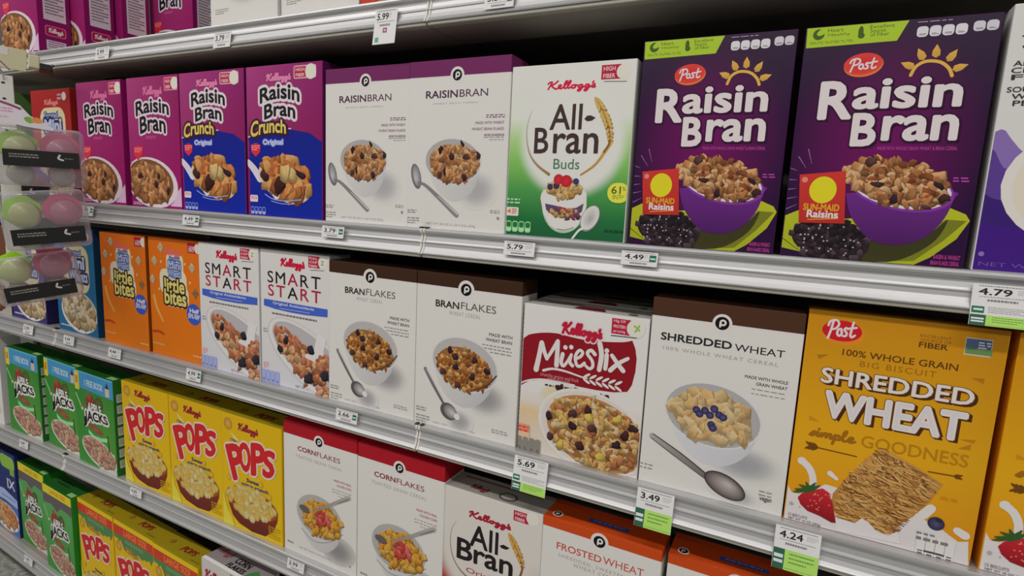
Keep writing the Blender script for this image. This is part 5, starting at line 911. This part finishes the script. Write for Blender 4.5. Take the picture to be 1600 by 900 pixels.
# ---------------------------------------------------------------- price tags
GRN, LIME = P(24, 96, 72), P(150, 190, 90)
def price_tag(tl, br, lv, price, label, flag=0, long_=0, blank=False, y=-.0192, tilt=-.15):
    W, H = abs(br[0] - tl[0]), abs(tl[1] - br[1])
    r = empty('price_tag', ((tl[0] + br[0]) / 2, -.0160 - .1495 * H, br[1])); r.rotation_euler = (tilt, 0, 0)
    if lv == 'E': r.location.y += efront(r.location.x); r.rotation_euler.z = EROT
    A = Art(W, H, .0008); ink_box('card', r, -W / 2, -.0004, 0, W / 2, .0004, H, P(200, 198, 198), P(190, 190, 190), P(200, 198, 198), .0001, 'paper')
    t = .46 if long_ else (.55 if flag == 2 else 1.0); f = lambda v: 1 - (1 - v) * t
    A.part('fine_print'); A.fine((.1, f(.86)), (.92, f(.93)), 1, P(120, 118, 120), 3, 'l', .7); A.fine((.12, f(.30)), (.9, f(.36)), 1, P(130, 128, 130), 4, 'l', .7); A.fine((.25, f(.1)), (.72, f(.22)), 1, P(110, 108, 110), 5, 'l', .9)
    if price: A.part('price_lettering'); A.text(price, (.10, f(.44)), (.62, f(.80)), P(26, 26, 30), .02)
    A.part('fine_print'); A.fine((.70 if not flag else .64, f(.5)), (.94 if not flag else .74, f(.78)), 3, P(150, 148, 150), 6, 'l', .4)
    if flag == 1 and not long_: A.part('green_flag'); A.rect((.78, f(.34)), (.96, f(.80)), GRN); A.rect((.80, f(.50)), (.94, f(.60)), P(205, 205, 205))
    if flag == 2: A.part('green_flag'); A.rect((.10, .06), (.26, .2), P(80, 140, 116)); A.rect((.42, .32), (.6, .46), P(130, 60, 96)); A.rect((.47, .36), (.55, .42), P(180, 170, 180))
    if long_ == 1:
        A.part('green_flag'); A.rect((.02, .30), (.22, .46), GRN); A.rect((.05, .36), (.20, .41), P(190, 200, 198)); A.part('fine_print'); A.fine((.28, .30), (.95, .46), 4, P(120, 118, 122), 7, 'l', .35)
    if long_:
        A.part('sale_strip'); h = .26 if long_ == 1 else .48
        A.rect((-.0, .0), (.26, h), P(40, 84, 66)); A.rect((.26, .0), (1, h), LIME); A.rect((.03, h * .55), (.23, h * .72), P(200, 206, 204)); A.rect((.03, h * .3), (.23, h * .45), P(200, 206, 204))
        A.fine((.36, h * .25), (.9, h * .85), 3, P(66, 110, 50), 8, 'l', .3); A.fine((.3, h * .06), (.98, h * .12), 1, P(80, 130, 60), 9)
    A.build(r, 'paper'); tag(r, label, 'price tag', 'price tags along the shelf edges'); return r
price_tag((-1.5137, 1.6324), (-1.4595, 1.6032), 'A', '2.99', 'white price tag on the top shelf edge below the purple boxes')
price_tag((-1.0933, 1.6291), (-1.0427, 1.5984), 'A', '3.79', 'white price tag on the top shelf edge below the left white box')
price_tag((-0.6793, 1.6308), (-0.6325, 1.5723), 'A', '5.99', 'long white price tag hanging from the top shelf edge, reading 5.99', flag=2)
price_tag((-0.4670, 1.6336), (-0.4167, 1.6082), 'A', '3.89', 'price tag on the top shelf edge cut by the upper photo edge', flag=1)
price_tag((-1.6247, 1.2623), (-1.5644, 1.2383), 'B', '3.99', 'price tag on the second shelf edge right of the hanging packs', flag=1)
price_tag((-1.2148, 1.2610), (-1.1593, 1.2392), 'B', '4.49', 'price tag on the second shelf edge under the purple and blue boxes', flag=1)
price_tag((-0.8015, 1.2621), (-0.7476, 1.2408), 'B', '3.79', 'price tag reading 3.79 under the white purple-banded box', flag=1)
price_tag((-0.4148, 1.2613), (-0.3615, 1.2397), 'B', '5.79', 'price tag reading 5.79 under the green and white box')
price_tag((-0.2252, 1.2614), (-0.1736, 1.2415), 'B', '4.49', 'price tag reading 4.49 under the dark purple box', flag=1)
price_tag((0.1765, 1.2572), (0.2330, 1.2112), 'B', '4.79', 'long price tag reading 4.79 hanging over the golden box', long_=1)
price_tag((-1.9586, 0.9112), (-1.9055, 0.8853), 'C', '3.99', 'price tag at the left of the middle shelf edge, first one')
price_tag((-1.7442, 0.9113), (-1.6934, 0.8874), 'C', '4.44', 'price tag under the teal blue box', flag=0)
price_tag((-1.5335, 0.9111), (-1.4802, 0.8868), 'C', '4.44', 'price tag under the left orange box')
price_tag((-1.2219, 0.9112), (-1.1710, 0.8858), 'C', '4.99', 'price tag reading 4.99 under the right orange box', flag=1)
price_tag((-0.7654, 0.9116), (-0.7120, 0.8899), 'C', '2.66', 'price tag reading 2.66 under the white brown-banded box', flag=1)
price_tag((-0.3775, 0.9146), (-0.3177, 0.8583), 'C', '5.69', 'price tag with short lime strip under the dark red wave box', long_=1)
price_tag((-0.1739, 0.9157), (-0.1204, 0.8591), 'C', '3.49', 'long price tag with lime strip under the box with blueberries', long_=2)
price_tag((0.0124, 0.9156), (0.0662, 0.8588), 'C', '4.24', 'long price tag with lime strip under the golden box', long_=2)
price_tag((-2.0388, 0.5439), (-1.9893, 0.5214), 'D', '4.89', 'price tag under the green boxes, second lowest shelf')
price_tag((-1.4718, 0.5491), (-1.4238, 0.5296), 'D', '4.85', 'price tag reading 4.85 under the yellow boxes')
price_tag((-0.9027, 0.5479), (-0.8539, 0.5268), 'D', '2.99', 'price tag reading 2.99 under the white red-banded box')
price_tag((-2.0647, 0.1557), (-2.0095, 0.1336), 'E', '1.99', 'price tag on the lowest shelf edge at the left')
# ---------------------------------------------------------------- hanging strip with packs of cups
def facing(p):
    dx, dy = 0 - p[0], -.81 - p[1]; return math.atan2(dx, -dy)
YP = (.82 - 1) * .81; PX = 0.001426; C0 = (-1.5201, 1.2943)
RZ = facing((C0[0], YP)) - .10
def prism(name, mat, parent, cx, cz, r0, y0, r1, y1, n, rot=0.0, closed=True, sx=1.0):
    bm = bmesh.new(); ra = []; rb = []
    for k in range(n):
        t = 2 * math.pi * k / n + rot; ra.append(bm.verts.new((cx + r0 * sx * math.cos(t), y0, cz + r0 * math.sin(t)))); rb.append(bm.verts.new((cx + r1 * sx * math.cos(t), y1, cz + r1 * math.sin(t))))
    for k in range(n): bm.faces.new((ra[k], ra[(k + 1) % n], rb[(k + 1) % n], rb[k]))
    bm.faces.new(ra[::-1]); bm.faces.new(rb)
    bmesh.ops.recalc_face_normals(bm, faces=bm.faces)
    bmesh.ops.bevel(bm, geom=list(bm.edges), offset=min(r0, r1) * .09, segments=2, affect='EDGES')
    return from_bm(name, bm, mat, parent, n > 8)
def cup_pack(c, label, h_top, header=False, violet=False, back=0.0, roll=0.0, lab=0.0):
    p = (-1.5201, 1.2943); r = empty('cup_pack', (c[0] - back * math.sin(RZ), YP + back * math.cos(RZ), c[1])); r.rotation_euler = (0, roll, RZ)
    k = PX; w = 50 * k; hb = 45 * k
    bm = bmesh.new(); bm_box(bm, -w, -.030, -42 * k, w + 6 * k, .030, h_top * k, .012, 3)
    from_bm('blister', bm, 'clear', r, True)
    for cx, mt, fr, n, ro in ((-25 * k, 'violet_tint' if violet else 'green_tint', 'green_frost', 6, .3), (25 * k, 'violet_tint' if violet else 'pink_tint', 'pink_frost', 8, .39)):
        cu = prism('cup', fr, r, cx + 3 * k, 12 * k, 17 * k, -.026, 21 * k, .000, 20)
        ld = prism('lid', mt, cu, cx, 17 * k, 27 * k, .001, 26 * k, .018, n, ro)
        ld['label'] = 'violet lid' if violet else ('lime green lid' if n == 6 else 'pink lid')
        c2 = prism('cup', 'smoke', r, cx + 2 * k, -25 * k, 13 * k, -.020, 17 * k, .000, 20); prism('lid', fr, c2, cx, -23 * k, 18 * k, .002, 17 * k, .016, n, ro)
    bm = bmesh.new(); bm_box(bm, -40 * k, -.0345, (lab - 13) * k, 50 * k, -.0325, (lab + 11) * k, .0003); st = from_bm('label_strip', bm, 'black_plastic', r)
    A = Art(90 * k, 24 * k, .069); A.part('label_lettering'); A.fine((.08, .45), (.46, .75), 2, P(120, 120, 112), 4); A.stroke([(.74, .8), (.72, .6), (.78, .5)], .03, P(170, 165, 165)); A.fine((.8, .5), (.92, .65), 1, P(90, 88, 90), 6)
    A.build(r); o = [ch for ch in r.children if ch.name.startswith('label_lettering')][0]; o.parent = st; o.location = (5 * k, 0, (lab - 13) * k)
    if header:
        ol = ((-62, 51), (-62, 86), (-40, 83), (-16, 75), (-5, 61), (10, 53), (22, 45), (20, 42), (-10, 45), (-36, 49))
        bm = bmesh.new(); fr_ = [bm.verts.new((x * k, -.0322, z * k)) for x, z in ol]; bk = [bm.verts.new((x * k, -.0312, z * k)) for x, z in ol]; n = len(ol)
        bm.faces.new(fr_); bm.faces.new(bk[::-1]); [bm.faces.new((fr_[i], bk[i], bk[(i + 1) % n], fr_[(i + 1) % n])) for i in range(n)]
        bmesh.ops.recalc_face_normals(bm, faces=bm.faces); hc = from_bm('header_card', bm, 'header', r)
        A = Art(84 * k, 44 * k, .0644); u = lambda x, z: ((x + 62) / 84, (z - 42) / 44)
        A.part('header_print'); A.poly([u(-13, 58), u(-8, 60), u(-2, 58), u(-1, 52), u(-6, 50), u(-11, 53)], P(100, 150, 56)); A.poly([u(-5, 57), u(2, 60), u(8, 57), u(9, 52), u(2, 51), u(-3, 52)], P(200, 130, 70)); A.fine(u(-58, 62), u(-24, 70), 2, P(180, 120, 150), 3); A.stroke([u(-38, 78), u(-26, 74), u(-16, 70)], .04, P(120, 70, 84)); A.fine(u(-58, 54), u(-30, 58), 1, P(186, 140, 160), 5)
        A.build(r); o = [ch for ch in r.children if ch.name.startswith('header_print')][0]; o.parent = hc; o.location = (-20 * k, 0, 42 * k)
    tag(r, label, 'snack cup pack', 'clear packs hanging on the strip'); return r
cup_pack((-1.5096, 1.3669), 'clear pack of green and pink cups with white header card, top of the strip', 46, True)
cup_pack((-1.5074, 1.2297), 'clear pack of green and pink cups, second on the strip, black label', 48, roll=-.10, lab=-20)
cup_pack((-1.5646, 1.1028), 'clear pack of green and pink cups, lowest on the strip, cut by the left edge', 34, roll=-.16, lab=-22)
cup_pack((-1.6585, 1.2896), 'clear pack of violet cups hanging behind the green and pink packs', 76, violet=True, back=.064)
# strip, holder and hook
r = empty('hanging_strip', ((-1.6002, 1.5005)[0], (.80 - 1) * .81, (-1.6665, 1.1093)[1])); r.rotation_euler = (0, 0, RZ); hh = (-1.5927, 1.5449)[1] - (-1.6665, 1.1093)[1]
bm = bmesh.new(); bm_box(bm, -14 * PX, -.0012, 0, 11 * PX, .0012, hh, .001); from_bm('strip', bm, 'white_plastic', r)
for k in range(5): box('slot', 'black_plastic', r, -3 * PX, -.0018, hh - (.018 + .034 * k), 1 * PX, -.0008, hh - (.014 + .034 * k))
bm = bmesh.new(); tube(bm, [(0, .0, hh - .01), (0, -.012, hh + .004), (-.01, -.010, hh + .022), (-.004, .006, hh + .03), (.01, .012, hh + .014)], .0016); from_bm('wire_hook', bm, 'chrome', r, True)
tag(r, 'white plastic strip with slots hanging at the left edge from the top shelf', 'hanging strip')
q = (-1.6763, 1.5954); r = empty('strip_holder', (q[0], (.86 - 1) * .81, q[1])); r.rotation_euler = (0, .06, RZ + .1); k = 0.001486
bm = bmesh.new(); bm_box(bm, -40 * k, -.002, -16 * k, 18 * k, .002, 17 * k, .001); from_bm('plate', bm, 'beige', r)
bm = bmesh.new(); bm_box(bm, 20 * k, -.008, -8 * k, 34 * k, .02, 12 * k, .002); from_bm('clip', bm, 'beige', r)
bm = bmesh.new(); bm_box(bm, 33 * k, -.004, -8 * k, 50 * k, .05, 2 * k, .002); from_bm('clamp', bm, 'black_plastic', r)
bm = bmesh.new(); tube(bm, [(48 * k, -.006, -1 * k), (51 * k, -.004, 2 * k)], .003); from_bm('screw', bm, 'chrome', r)
bm = bmesh.new(); bm_box(bm, -40 * k, -.0026, 4 * k, -4 * k, -.0021, 15 * k, .0002); from_bm('paper_note', bm, 'white_plastic', r)
tag(r, 'beige plastic holder clipped to the top shelf edge at the left', 'strip holder')
